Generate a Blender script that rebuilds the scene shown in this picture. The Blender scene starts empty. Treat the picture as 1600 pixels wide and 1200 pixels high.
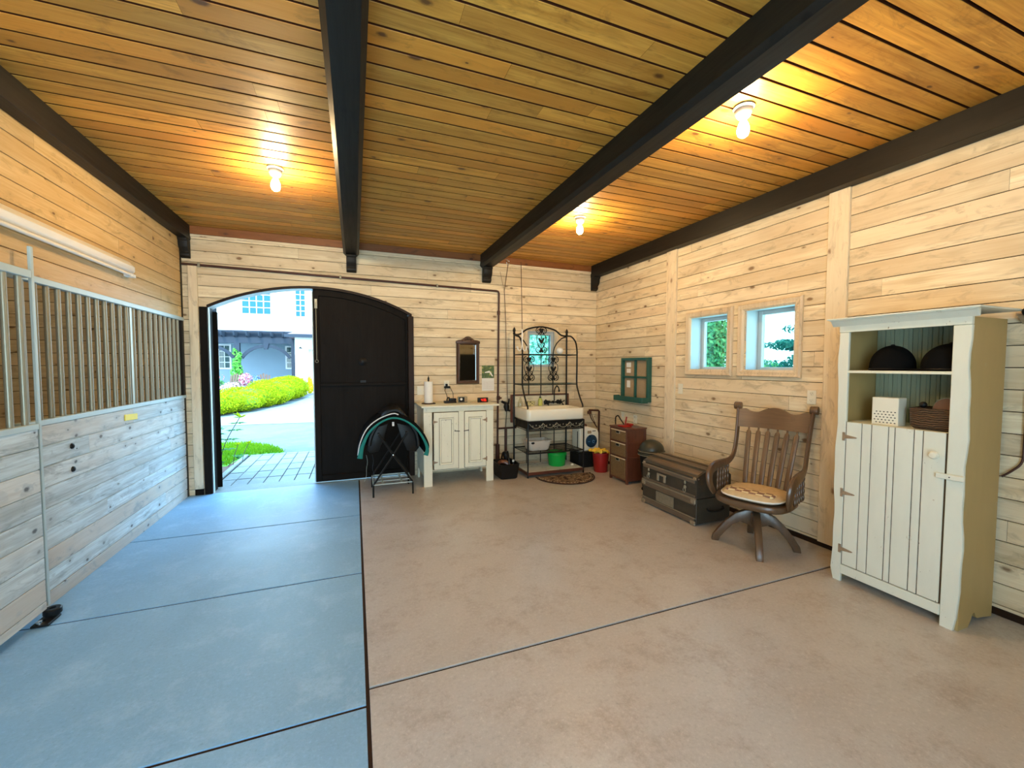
import bpy, bmesh, math, random
from mathutils import Vector, Matrix
rng = random.Random(7)
scn = bpy.context.scene
C = scn.collection
PI = math.pi

# ------------------------------------------------------------------ camera
cam = bpy.data.cameras.new('camera')
cam_o = bpy.data.objects.new('camera', cam); C.objects.link(cam_o)
cam.sensor_fit = 'HORIZONTAL'; cam.sensor_width = 36.0
cam.lens = 36.0 * 641.77 / 1600.0
cam.clip_start = 0.05; cam.clip_end = 300
_yaw, _pit, _rol = 0.365706, 0.045312, 0.0014961
_fw = Vector((math.sin(_yaw)*math.cos(_pit), math.cos(_yaw)*math.cos(_pit), -math.sin(_pit)))
_r = Vector((math.cos(_yaw), -math.sin(_yaw), 0)); _u = _r.cross(_fw)
_r2 = _r*math.cos(_rol) + _u*math.sin(_rol); _u2 = _u*math.cos(_rol) - _r*math.sin(_rol)
cam_o.matrix_world = Matrix(((_r2.x, _u2.x, -_fw.x, 0.0), (_r2.y, _u2.y, -_fw.y, 0.0), (_r2.z, _u2.z, -_fw.z, 1.55), (0, 0, 0, 1)))
scn.camera = cam_o

# ------------------------------------------------------------------ world, light, exposure
scn.view_settings.view_transform = 'Standard'
scn.view_settings.look = 'None'
scn.view_settings.gamma = 1.0
scn.view_settings.use_curve_mapping = False
scn.view_settings.exposure = 0.34
scn.cycles.max_bounces = 8
scn.cycles.diffuse_bounces = 5
scn.cycles.glossy_bounces = 3
scn.cycles.transmission_bounces = 4
scn.cycles.transparent_max_bounces = 8
scn.cycles.sample_clamp_indirect = 6.0
scn.cycles.caustics_reflective = False
scn.cycles.caustics_refractive = False
world = bpy.data.worlds.new('sky'); scn.world = world; world.use_nodes = True
wn = world.node_tree.nodes; wl = world.node_tree.links
bg = wn['Background']
SKY = 8.0
tc = wn.new('ShaderNodeTexCoord'); sep = wn.new('ShaderNodeSeparateXYZ'); rmp = wn.new('ShaderNodeValToRGB')
wl.new(tc.outputs['Generated'], sep.inputs[0]); wl.new(sep.outputs['Z'], rmp.inputs[0])
rmp.color_ramp.elements[0].position = 0.0; rmp.color_ramp.elements[0].color = (0.60, 0.86, 1.0, 1)
rmp.color_ramp.elements[1].position = 0.8; rmp.color_ramp.elements[1].color = (0.30, 0.62, 1.0, 1)
wl.new(rmp.outputs[0], bg.inputs['Color']); bg.inputs['Strength'].default_value = SKY
sun = bpy.data.lights.new('sun', 'SUN'); sun.energy = 4.0; sun.angle = math.radians(12); sun.color = (1.0, 0.97, 0.9)
sun_o = bpy.data.objects.new('sun', sun); C.objects.link(sun_o)
sun_o.rotation_euler = (math.radians(38), math.radians(-14), 0)
BULB = 575.0            # emission of the lamp glass
BULB_COL = (1.0, 0.70, 0.36)

XL, XR, D, H, Y0 = -1.85, 3.72, 5.85, 3.16, -1.6
def portal(name, loc, rot, sx, sy):
    l = bpy.data.lights.new(name, 'AREA'); l.shape = 'RECTANGLE'; l.size = sx; l.size_y = sy; l.energy = 1
    l.cycles.is_portal = True
    o = bpy.data.objects.new(name, l); C.objects.link(o); o.location = loc; o.rotation_euler = rot
portal('portal_entrance', (-0.44, D+0.2, 1.25), (-PI/2, 0, 0), 2.4, 2.6)
portal('portal_rear', (-0.575, Y0-0.08, 1.4), (PI/2, 0, 0), 2.5, 2.8)
portal('portal_windows', (XR+0.22, 3.18, 1.8), (0, PI/2, 0), 0.7, 1.4)

# ------------------------------------------------------------------ helpers
_pid = [0]
class MB:
    """collects shapes for ONE mesh object; every face carries a grain coordinate (m) and two random numbers"""
    def __init__(s): s.bm = bmesh.new(); s.g = s.bm.loops.layers.uv.new('grain'); s.r = s.bm.loops.layers.uv.new('rnd')
    def _finish(s, faces, u=None, v=None, seed=None, mi=0):
        faces = [f for f in faces if f.is_valid]
        if not faces: return
        co = [vv.co for f in faces for vv in f.verts]
        lo = Vector([min(c[i] for c in co) for i in range(3)]); hi = Vector([max(c[i] for c in co) for i in range(3)])
        d = hi-lo; ax = u if u is not None else max(range(3), key=lambda i: d[i])
        _pid[0] += 1
        rr = seed if seed is not None else (rng.random(), rng.random())
        for f in faces:
            f.material_index = mi; n = f.normal if f.normal.length > 0 else Vector((0, 0, 1))
            oth = [i for i in range(3) if i != ax]
            a = min(oth, key=lambda i: abs(n[i]))
            for l in f.loops:
                c = l.vert.co
                l[s.g].uv = (c[ax]-lo[ax], c[a]-lo[a] + (0.31 if a == oth[0] else 0.0)); l[s.r].uv = rr
    def poly(s, vs, faces, mi=0, u=None, seed=None):
        bv = [s.bm.verts.new(v) for v in vs]; out = []
        for f in faces:
            try: out.append(s.bm.faces.new([bv[i] for i in f]))
            except ValueError: pass
        for f in out: f.normal_update()
        s._finish(out, u=u, mi=mi, seed=seed); return out
    def box(s, x0, x1, y0, y1, z0, z1, mi=0, M=None, u=None, seed=None):
        v = [Vector((x, y, z)) for x in (x0, x1) for y in (y0, y1) for z in (z0, z1)]
        if M is not None: v = [M @ a for a in v]
        return s.poly(v, [(0, 1, 3, 2), (4, 6, 7, 5), (0, 4, 5, 1), (2, 3, 7, 6), (0, 2, 6, 4), (1, 5, 7, 3)], mi, u, seed)
    def bar(s, a, b, w, h, up=(0, 0, 1), mi=0):
        a, b = Vector(a), Vector(b); d = (b-a); L = d.length; d.normalize(); up = Vector(up)
        if abs(d.dot(up)) > .98: up = Vector((1, 0, 0))
        sd = d.cross(up).normalized(); up = sd.cross(d)
        M = Matrix((( d.x, sd.x, up.x, a.x), (d.y, sd.y, up.y, a.y), (d.z, sd.z, up.z, a.z), (0, 0, 0, 1)))
        return s.box(0, L, -w/2, w/2, -h/2, h/2, mi, M)
    def prism(s, pts, d, mi=0, M=None, u=None):
        """pts: closed outline in local (x,z); thickness d along local y from 0"""
        n = len(pts); v = [Vector((p[0], 0, p[1])) for p in pts] + [Vector((p[0], d, p[1])) for p in pts]
        if M is not None: v = [M @ a for a in v]
        F = [tuple(range(n)), tuple(range(2*n-1, n-1, -1))] + [(i, i+n, (i+1) % n+n, (i+1) % n) for i in range(n)]
        return s.poly(v, F, mi, u)
    def tube(s, pts, r, n=8, mi=0, closed=False, caps=True, sq=None):
        P = [Vector(p) for p in pts]; m = len(P); R = r if isinstance(r, (list, tuple)) else [r]*m
        T = []
        for i in range(m):
            a = P[(i-1) % m] if (closed or i > 0) else P[i]; b = P[(i+1) % m] if (closed or i < m-1) else P[i]
            T.append((b-a).normalized())
        ref = Vector((0, 0, 1)) if abs(T[0].z) < .9 else Vector((1, 0, 0))
        N = T[0].cross(ref).normalized(); rings = []
        for i in range(m):
            N = (N - T[i]*N.dot(T[i])).normalized(); Bn = T[i].cross(N)
            rings.append([P[i] + (N*math.cos(2*PI*k/n)*(sq[0] if sq else 1) + Bn*math.sin(2*PI*k/n)*(sq[1] if sq else 1))*R[i] for k in range(n)])
        v = [q for g in rings for q in g]; F = []
        for i in range(m if closed else m-1):
            j = (i+1) % m
            for k in range(n): F.append((i*n+k, i*n+(k+1) % n, j*n+(k+1) % n, j*n+k))
        if caps and not closed: F += [tuple(range(n-1, -1, -1)), tuple(range((m-1)*n, m*n))]
        return s.poly(v, F, mi)
    def lathe(s, prof, c=(0, 0, 0), n=20, mi=0, M=None):
        """prof: list of (radius, z)"""
        c = Vector(c); v = []; F = []; m = len(prof)
        for r, z in prof:
            for k in range(n):
                q = Vector((max(r, 1e-4)*math.cos(2*PI*k/n), max(r, 1e-4)*math.sin(2*PI*k/n), z))
                v.append((M @ q if M is not None else q) + c)
        for i in range(m-1):
            for k in range(n): F.append((i*n+k, i*n+(k+1) % n, (i+1)*n+(k+1) % n, (i+1)*n+k))
        F += [tuple(range(n-1, -1, -1)), tuple(range((m-1)*n, m*n))]
        return s.poly(v, F, mi)
    def ball(s, c, r, sc=(1, 1, 1), n=16, mi=0):
        k = n//2
        return s.lathe([(r*math.sin(PI*i/k), -r*math.cos(PI*i/k)*sc[2]) for i in range(k+1)], c, n, mi, Matrix.Diagonal((sc[0], sc[1], 1, 1)))
    def build(s, name, mats, parent=None, bevel=0, bseg=1, ang=35):
        bm = s.bm
        bmesh.ops.recalc_face_normals(bm, faces=bm.faces)
        if bevel:
            es = [e for e in bm.edges if len(e.link_faces) == 2 and e.calc_face_angle(0) > math.radians(40)]
            bmesh.ops.bevel(bm, geom=es, offset=bevel, segments=bseg, affect='EDGES', profile=.5)
        for f in bm.faces: f.smooth = True
        for e in bm.edges:
            if len(e.link_faces) == 2 and e.calc_face_angle(0) > math.radians(ang): e.smooth = False
        me = bpy.data.meshes.new(name); bm.to_mesh(me); bm.free()
        for m in (mats if isinstance(mats, (list, tuple)) else [mats]): me.materials.append(m)
        o = bpy.data.objects.new(name, me); C.objects.link(o)
        if parent: o.parent = parent
        return o
def thing(name, label, cat, loc=(0, 0, 0), rz=0, group=None):
    o = bpy.data.objects.new(name, None); C.objects.link(o); o.empty_display_size = .1
    o.location = loc; o.rotation_euler = (0, 0, rz); return tag(o, label, cat, group)
def tag(o, label, cat, group=None, kind=None):
    o['label'] = label; o['category'] = cat
    if group: o['group'] = group
    if kind: o['kind'] = kind
    return o
def struct(o): o['kind'] = 'structure'; return o
def sempty(name, loc=(0, 0, 0)):
    o = bpy.data.objects.new(name, None); C.objects.link(o); o.location = loc; return struct(o)
def copy_tree(o, parent=None):
    c = o.copy(); C.objects.link(c); c.parent = parent
    for ch in [q for q in o.children]: copy_tree(ch, c)
    return c
def cut_rect(bm, axis, a0, a1, b0, b1):
    """cut a rectangular hole (axis, z) through a sheet"""
    n = Vector((1, 0, 0)) if axis == 0 else Vector((0, 1, 0)); z = Vector((0, 0, 1))
    for co, no in ((n*a0, n), (n*a1, n), (z*b0, z), (z*b1, z)):
        bmesh.ops.bisect_plane(bm, geom=bm.verts[:]+bm.edges[:]+bm.faces[:], plane_co=co, plane_no=no)
    kill = []
    for f in bm.faces:
        c = f.calc_center_median()
        if a0 < c[axis] < a1 and b0 < c.z < b1: kill.append(f)
    bmesh.ops.delete(bm, geom=kill, context='FACES')
# entrance arch
AX, AW, ASP, ARISE = -0.435, 1.185, 2.235, 0.30
AR = (AW*AW+ARISE*ARISE)/(2*ARISE)
def arch_z(x, off=0):
    dx = min(abs(x-AX), AR); return ASP+ARISE-AR+math.sqrt(max((AR+off)**2-dx*dx, 0))
def cut_arch(bm):
    N = 18; xs = [AX-AW+2*AW*i/N for i in range(N+1)]
    for x in xs: bmesh.ops.bisect_plane(bm, geom=bm.verts[:]+bm.edges[:]+bm.faces[:], plane_co=(x, 0, 0), plane_no=(1, 0, 0))
    for i in range(N):
        a = Vector((xs[i], 0, arch_z(xs[i]))); b = Vector((xs[i+1], 0, arch_z(xs[i+1]))); d = b-a; no = Vector((-d.z, 0, d.x)).normalized()
        fs = [f for f in bm.faces if xs[i] < f.calc_center_median().x < xs[i+1]]
        gm = set(fs)
        for f in fs: gm.update(f.edges); gm.update(f.verts)
        bmesh.ops.bisect_plane(bm, geom=list(gm), plane_co=a, plane_no=no)
    kill = []
    for f in bm.faces:
        c = f.calc_center_median()
        if abs(c.x-AX) < AW and c.z < arch_z(c.x)+.0005: kill.append(f)
    bmesh.ops.delete(bm, geom=kill, context='FACES')
def boards(mb, O, U, V, N, LU, LV, pitch, phase=0.0, gap=.0052, depth=.011, seg=(2.2, 4.6), side=0):
    """planking: courses run along U, stacked along V, facing N; open grooves between courses, random butt joints"""
    O, U, V, N = Vector(O), Vector(U), Vector(V), Vector(N)
    k = math.floor(-phase/pitch)-1
    while True:
        v0 = phase+k*pitch; v1 = v0+pitch; k += 1
        if v0 >= LV: break
        if v1 <= 0: continue
        a0, a1 = max(v0+gap/2, 0), min(v1-gap/2, LV)
        if a1-a0 < .005: continue
        u = -rng.random()*seg[0]
        while u < LU:
            L = rng.uniform(*seg); b0, b1 = max(u+.0006, 0), min(u+L-.0006, LU); u += L
            if b1-b0 < .02: continue
            e = rng.uniform(-.0007, .0007); sd = (rng.random(), rng.random()); N0 = N*e; Nd = -N*depth; c = .0018
            P = lambda uu, vv, n: O+U*uu+V*vv+n
            pts = [P(b0, a0, Nd), P(b1, a0, Nd), P(b0, a0, N0-N*c), P(b1, a0, N0-N*c), P(b0, a0+c, N0), P(b1, a0+c, N0),
                   P(b0, a1-c, N0), P(b1, a1-c, N0), P(b0, a1, N0-N*c), P(b1, a1, N0-N*c), P(b0, a1, Nd), P(b1, a1, Nd)]
            F = [(2*i, 2*i+1, 2*i+3, 2*i+2) for i in range(5)]
            fs = mb.poly(pts, F, 0)
            if side: fs[0].material_index = side; fs[4].material_index = side
            for f in fs:
                for l in f.loops:
                    q = l.vert.co-O; l[mb.g].uv = (q.dot(U)-b0, q.dot(V)-a0); l[mb.r].uv = sd
# ------------------------------------------------------------------ materials
class NT:
    def __init__(s, name):
        s.m = bpy.data.materials.new(name); s.m.use_nodes = True; s.t = s.m.node_tree; s.n = s.t.nodes; s.l = s.t.links
        s.b = s.n['Principled BSDF']; s.out = s.n['Material Output']
    def new(s, t, **k):
        x = s.n.new(t)
        for a, b in k.items(): setattr(x, a, b)
        return x
    def link(s, a, b): s.l.new(a, b)
    def math(s, op, a, b=None, c=None, clamp=False):
        x = s.new('ShaderNodeMath', operation=op, use_clamp=clamp)
        for i, q in enumerate((a, b, c)):
            if q is None: continue
            if isinstance(q, (int, float)): x.inputs[i].default_value = q
            else: s.link(q, x.inputs[i])
        return x.outputs[0]
    def mix(s, f, a, b, mode='MIX'):
        x = s.new('ShaderNodeMix', data_type='RGBA', blend_type=mode); x.clamp_factor = True
        for i, q in ((0, f), (6, a), (7, b)):
            if isinstance(q, (int, float)): x.inputs[i].default_value = q
            elif isinstance(q, tuple): x.inputs[i].default_value = (*q, 1) if len(q) == 3 else q
            else: s.link(q, x.inputs[i])
        return x.outputs[2]
    def noise(s, vec, scale, detail=3, rough=.55, dist=0):
        x = s.new('ShaderNodeTexNoise'); x.inputs['Scale'].default_value = scale; x.inputs['Detail'].default_value = detail
        x.inputs['Roughness'].default_value = rough; x.inputs['Distortion'].default_value = dist
        if vec is not None: s.link(vec, x.inputs['Vector'])
        return x.outputs['Fac']
    def ramp(s, f, *st):
        x = s.new('ShaderNodeValToRGB'); el = x.color_ramp.elements
        while len(el) < len(st): el.new(.5)
        for e, (p, c) in zip(el, st): e.position = p; e.color = (*c, 1) if isinstance(c, tuple) else (c, c, c, 1)
        s.link(f, x.inputs[0]); return x.outputs[0]
    def mapr(s, f, a, b, c=0, d=1):
        x = s.new('ShaderNodeMapRange'); s.link(f, x.inputs[0])
        for i, q in enumerate((a, b, c, d)): x.inputs[i+1].default_value = q
        return x.outputs[0]
    def bump(s, h, st=.3, dist=.002):
        x = s.new('ShaderNodeBump'); x.inputs['Strength'].default_value = st; x.inputs['Distance'].default_value = dist
        s.link(h, x.inputs['Height']); s.link(x.outputs[0], s.b.inputs['Normal'])
    def col(s, c):
        if isinstance(c, tuple): s.b.inputs['Base Color'].default_value = (*c, 1)
        else: s.link(c, s.b.inputs['Base Color'])
    def rough(s, r):
        if isinstance(r, (int, float)): s.b.inputs['Roughness'].default_value = r
        else: s.link(r, s.b.inputs['Roughness'])
def plain(name, c, rough=.5, metal=0, var=.12, scale=12, bump=0, coat=0, spec=None):
    t = NT(name); tc = t.new('ShaderNodeTexCoord')
    n = t.noise(tc.outputs['Object'], scale, 4)
    t.col(t.mix(n, tuple(x*(1-var) for x in c), tuple(min(x*(1+var), 1) for x in c)))
    t.rough(t.mapr(n, .3, .7, max(rough-.06, .02), min(rough+.06, 1))); t.b.inputs['Metallic'].default_value = metal
    if coat: t.b.inputs['Coat Weight'].default_value = coat
    if spec is not None: t.b.inputs['Specular IOR Level'].default_value = spec
    if bump: t.bump(t.noise(tc.outputs['Object'], scale*5, 4), bump, .003)
    return t.m
def emit(name, c, st):
    t = NT(name); t.b.inputs['Base Color'].default_value = (*c, 1); t.b.inputs['Emission Color'].default_value = (*c, 1)
    t.b.inputs['Emission Strength'].default_value = st; return t.m
def wood(name, light, dark, knot=(.12, .06, .03), var=.14, gs=(1.3, 26), rough=.55, kd=.5, bump=.25, contrast=1.0, stain=None, coat=0, kscale=(4.6, 8.5), hue=None, stn=.6, spec=None):
    t = NT(name)
    g = t.new('ShaderNodeUVMap', uv_map='grain'); r = t.new('ShaderNodeUVMap', uv_map='rnd')
    sg = t.new('ShaderNodeSeparateXYZ'); t.link(g.outputs[0], sg.inputs[0]); sr = t.new('ShaderNodeSeparateXYZ'); t.link(r.outputs[0], sr.inputs[0])
    u, v, r1, r2 = sg.outputs[0], sg.outputs[1], sr.outputs[0], sr.outputs[1]
    uo = t.math('ADD', u, t.math('MULTIPLY', r1, 41.0)); vo = t.math('ADD', v, t.math('MULTIPLY', r2, 23.0))
    def vec(a, b, k=0):
        x = t.new('ShaderNodeCombineXYZ'); t.link(t.math('MULTIPLY', uo, a), x.inputs[0]); t.link(t.math('MULTIPLY', vo, b), x.inputs[1]); x.inputs[2].default_value = k
        return x.outputs[0]
    vor = t.new('ShaderNodeTexVoronoi'); vor.inputs['Scale'].default_value = 1; t.link(vec(*kscale), vor.inputs['Vector']); vor.inputs['Randomness'].default_value = 1
    kd_ = vor.outputs['Distance']; sc = t.new('ShaderNodeSeparateColor'); t.link(vor.outputs['Color'], sc.inputs[0])
    nk = t.noise(vec(38, 60, 2), 1.0, 2, .6)
    pick = t.math('LESS_THAN', sc.outputs[0], kd)
    size = t.math('MULTIPLY_ADD', t.math('POWER', sc.outputs[1], 1.4), .16, .06)
    kn = t.math('MULTIPLY', t.math('SUBTRACT', 1.0, t.math('DIVIDE', t.math('ADD', kd_, t.math('MULTIPLY', t.math('SUBTRACT', nk, .5), .09)), size), clamp=True), pick)
    halo = t.math('MULTIPLY', t.math('SUBTRACT', 1.0, t.math('DIVIDE', kd_, t.math('MULTIPLY', size, 3.2)), clamp=True), pick)
    # grain swerves round the knots
    vw = t.new('ShaderNodeCombineXYZ'); t.link(t.math('MULTIPLY', uo, gs[0]), vw.inputs[0])
    t.link(t.math('MULTIPLY', t.math('ADD', vo, t.math('MULTIPLY', halo, .03)), gs[1]), vw.inputs[1])
    n1 = t.noise(vw.outputs[0], 1.0, 4, .6, .6)
    n2 = t.noise(vec(gs[0]*3, gs[1]*4, 3), 1.0, 3, .6)
    n3 = t.noise(vec(.9, 3.5, 7), 1.0, 3, .55)
    f = t.math('ADD', t.math('MULTIPLY', n1, .6), t.math('MULTIPLY', n2, .4))
    c = t.mix(t.mapr(f, .5-.2/contrast, .5+.2/contrast), dark, light)
    c = t.mix(t.mapr(n3, .40, .66, 0, stn), c, stain if stain else dark)
    if hue: c = t.mix(t.mapr(t.math('FRACT', t.math('MULTIPLY', r1, 7.31)), .45, 1.0, 0, .8), c, hue)
    br = t.math('MULTIPLY_ADD', t.math('SUBTRACT', r2, .5), 2*var, 1.0)
    cb = t.new('ShaderNodeCombineXYZ')
    for i in range(3): t.link(br, cb.inputs[i])
    c = t.mix(1.0, c, cb.outputs[0], 'MULTIPLY')
    n4 = t.noise(vec(3.2, 9, 5), 1.0, 5, .7, 1.2)
    c = t.mix(t.mapr(n4, .54, .68, 0, .65), c, tuple(x*.62 for x in dark))
    c = t.mix(t.math('MULTIPLY', halo, .55), c, tuple(x*.8 for x in dark))
    c = t.mix(t.math('MULTIPLY', t.math('MULTIPLY', kn, 2.2, clamp=True), .85), c, knot)
    t.col(c); t.rough(t.mapr(f, .3, .7, rough+.08, rough-.08))
    if coat: t.b.inputs['Coat Weight'].default_value = coat; t.b.inputs['Coat Roughness'].default_value = .25
    if spec is not None: t.b.inputs['Specular IOR Level'].default_value = spec
    t.bump(f, bump, .0015)
    return t.m
def painted(name, base, wear=(.16, .10, .05), amt=.63, rough=.5, dirt=(.42, .36, .24)):
    """old cream paint on boards: faint knots, brown chips"""
    t = NT(name); tc = t.new('ShaderNodeTexCoord'); o = tc.outputs['Object']
    mp = t.new('ShaderNodeMapping'); mp.inputs['Scale'].default_value = (3, 3, 1); t.link(o, mp.inputs[0])
    n1 = t.noise(mp.outputs[0], 3.2, 5, .6); n2 = t.noise(mp.outputs[0], 22, 6, .7, .4)
    c = t.mix(t.mapr(n1, .35, .75, 0, .4), base, tuple(x*.82 for x in base))
    vor = t.new('ShaderNodeTexVoronoi'); vor.inputs['Scale'].default_value = 5.5; t.link(o, vor.inputs[0])
    ring = t.math('MULTIPLY', t.math('LESS_THAN', t.math('ABSOLUTE', t.math('SUBTRACT', vor.outputs['Distance'], .075)), .016), t.mapr(n2, .45, .6))
    c = t.mix(t.math('MULTIPLY', ring, .6), c, dirt)
    chip = t.mapr(t.math('ADD', t.math('MULTIPLY', n2, .75), t.math('MULTIPLY', n1, .25)), amt, amt+.03)
    c = t.mix(chip, c, wear); t.col(c); t.rough(rough); t.bump(n2, .15, .001)
    return t.m
M = {}
M['wall'] = wood('whitewashed_pine', (.93, .84, .62), (.66, .51, .30), (.16, .075, .025), var=.12, kd=.62, stn=.8, contrast=1.2, rough=.6, stain=(.60, .45, .26), hue=(.76, .62, .42))
M['ceiling'] = wood('amber_ceiling_pine', (.76, .40, .070), (.45, .19, .022), (.07, .02, .006), var=.22, kd=.45, contrast=1.5, stn=.7, rough=.5, gs=(1.0, 24), stain=(.50, .23, .03), hue=(.66, .26, .03))
M['wall_left'] = wood('natural_pine', (.76, .58, .30), (.58, .38, .15), (.14, .06, .02), var=.12, kd=.7, contrast=1.3, rough=.55, hue=(.68, .45, .19))
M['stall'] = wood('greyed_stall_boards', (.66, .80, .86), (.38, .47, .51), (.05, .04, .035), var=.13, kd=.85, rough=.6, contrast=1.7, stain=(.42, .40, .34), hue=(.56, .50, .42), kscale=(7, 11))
M['beam'] = wood('black_stained_beam', (.022, .018, .012), (.010, .008, .006), (.004, .003, .002), var=.15, rough=.5, kd=.2, gs=(.8, 14), spec=.25)
M['redboard'] = wood('red_fir_trim', (.30, .11, .025), (.19, .06, .015), (.04, .012, .006), var=.05, rough=.5)
M['trimboard'] = wood('whitewashed_trim_board', (.88, .78, .58), (.72, .58, .38), (.25, .13, .06), var=.04, kd=.35, rough=.6)
M['darkgap'] = plain('groove_shadow_backing', (.022, .008, .004), .95, spec=.05)
M['blackdoor'] = wood('near_black_door', (.010, .006, .003), (.005, .003, .0015), (.003, .002, .001), var=.1, rough=.6, kd=.1, spec=.12)
M['brownpaint'] = plain('dark_brown_frame_paint', (.020, .009, .004), .5, spec=.2)
M['iron'] = plain('black_wrought_iron', (.010, .009, .008), .5, metal=.2, bump=.1, spec=.3)
M['rust'] = plain('brown_painted_pipe', (.065, .022, .012), .5, metal=.3, scale=30)
M['galv'] = plain('pale_grey_metal', (.46, .58, .60), .45, metal=.1, scale=6)
M['barmetal'] = plain('stall_bar_metal', (.30, .29, .22), .38, metal=.35, scale=6)
M['white'] = plain('white_paint', (.82, .82, .78), .45, var=.04)
M['porcelain'] = plain('cream_porcelain', (.86, .82, .68), .12, var=.03, coat=.5)
M['outlet'] = plain('ivory_plastic', (.80, .76, .62), .35, var=.03)
M['black'] = plain('black_plastic', (.007, .007, .007), .45, spec=.25)
M['blackcloth'] = plain('black_fabric', (.005, .005, .005), .95, bump=.3, scale=30, spec=.06)
M['teal'] = plain('teal_fabric', (.0, .17, .15), .75, bump=.2, scale=40)
M['whitecloth'] = plain('white_piping', (.7, .7, .72), .7)
M['greenplastic'] = plain('green_plastic', (.0, .36, .05), .35, var=.05)
M['redplastic'] = plain('red_plastic', (.32, .012, .008), .45, var=.08)
M['yellowcloth'] = plain('yellow_cloth', (.85, .55, .05), .8, bump=.2)
M['clearplastic'] = plain('milky_plastic', (.62, .56, .48), .3)
M['chairwood'] = wood('brown_chair_wood', (.165, .092, .045), (.08, .043, .021), (.03, .012, .006), var=.08, kd=.05, rough=.36, coat=.3, gs=(2, 40))
M['trunkwood'] = wood('worn_trunk_slats', (.17, .13, .085), (.085, .06, .04), (.02, .01, .006), var=.2, kd=.2, rough=.5)
M['trunkmetal'] = plain('aged_trunk_tin', (.050, .042, .030), .45, metal=.25, var=.5, scale=14, bump=.4)
M['trunkedge'] = plain('brass_edge_worn', (.34, .29, .21), .4, metal=.6, var=.3, scale=30)
M['mahogany'] = wood('mahogany_red_wood', (.16, .048, .024), (.085, .024, .012), (.03, .01, .006), var=.1, kd=.05, rough=.4, coat=.3)
M['greenpaint'] = plain('dark_green_paint', (.012, .085, .065), .5, var=.3, scale=20)
M['cork'] = plain('cork_board', (.36, .26, .15), .85, scale=60, var=.25)
M['paper'] = plain('white_paper', (.82, .80, .74), .8, var=.02)
M['cream'] = painted('cream_distressed_paint', (.74, .75, .64), amt=.638)
M['creamwarm'] = painted('cream_cabinet_paint', (.80, .78, .62), amt=.625)
M['creamside'] = painted('tan_cabinet_side_paint', (.44, .31, .12), amt=.70)
M['sage'] = painted('sage_interior_paint', (.30, .34, .24), amt=.74)
M['goldframe'] = wood('limed_moulding_wood', (.80, .66, .46), (.62, .47, .29), var=.06, kd=0, rough=.5)
M['mirrorframe'] = plain('carved_dark_walnut', (.06, .025, .012), .4, bump=.5, scale=30)
M['chrome'] = plain('chrome', (.75, .75, .75), .12, metal=1, var=.02)
M['hinge'] = plain('rusty_painted_hinge', (.30, .21, .13), .6, var=.5, scale=60)
M['ceramic'] = plain('lamp_holder_porcelain', (.80, .74, .58), .3, var=.03)
M['bulb'] = emit('glowing_bulb', BULB_COL, BULB)
M['wicker'] = None
M['gapshade'] = plain('brown_gap_shade', (.075, .045, .022), .8, spec=.1)  # contact shade put into colour, for door gaps and moulding edges
def mirror_mat():
    t = NT('mirror_glass'); t.col((.55, .6, .62)); t.b.inputs['Metallic'].default_value = 1; t.rough(.03); return t.m
M['mirror'] = mirror_mat()
def glass_mat(name, tint=(.93, .98, .97), refl=.07):
    t = NT(name); tr = t.new('ShaderNodeBsdfTransparent'); tr.inputs[0].default_value = (*tint, 1)
    gl = t.new('ShaderNodeBsdfGlossy'); gl.inputs['Roughness'].default_value = .03
    mx = t.new('ShaderNodeMixShader'); mx.inputs[0].default_value = refl
    t.link(tr.outputs[0], mx.inputs[1]); t.link(gl.outputs[0], mx.inputs[2]); t.link(mx.outputs[0], t.out.inputs[0]); return t.m
M['glass'] = glass_mat('window_glass', (.62, .80, .80))
M['winwhite'] = plain('window_white_paint', (.50, .54, .54), .5, var=.04)
def wicker_mat():
    t = NT('woven_wicker'); tc = t.new('ShaderNodeTexCoord'); w = t.new('ShaderNodeTexWave', wave_type='BANDS', bands_direction='Z')
    w.inputs['Scale'].default_value = 38; w.inputs['Distortion'].default_value = 2.5; w.inputs['Detail'].default_value = 3; t.link(tc.outputs['Object'], w.inputs[0])
    n = t.noise(tc.outputs['Object'], 60, 3); t.col(t.mix(t.math('MULTIPLY', w.outputs['Fac'], n), (.10, .055, .022), (.50, .32, .14))); t.rough(.65); t.bump(w.outputs['Fac'], .8, .004); return t.m
M['wicker'] = wicker_mat()
def darkwicker():
    t = NT('dark_rattan'); tc = t.new('ShaderNodeTexCoord'); w = t.new('ShaderNodeTexWave', wave_type='BANDS', bands_direction='Z')
    w.inputs['Scale'].default_value = 24; w.inputs['Distortion'].default_value = 6; w.inputs['Detail'].default_value = 3; t.link(tc.outputs['Object'], w.inputs[0])
    t.col(t.mix(w.outputs['Fac'], (.012, .006, .004), (.12, .065, .035))); t.rough(.5); t.bump(w.outputs['Fac'], 1, .006); return t.m
M['darkwicker'] = darkwicker()
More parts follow.
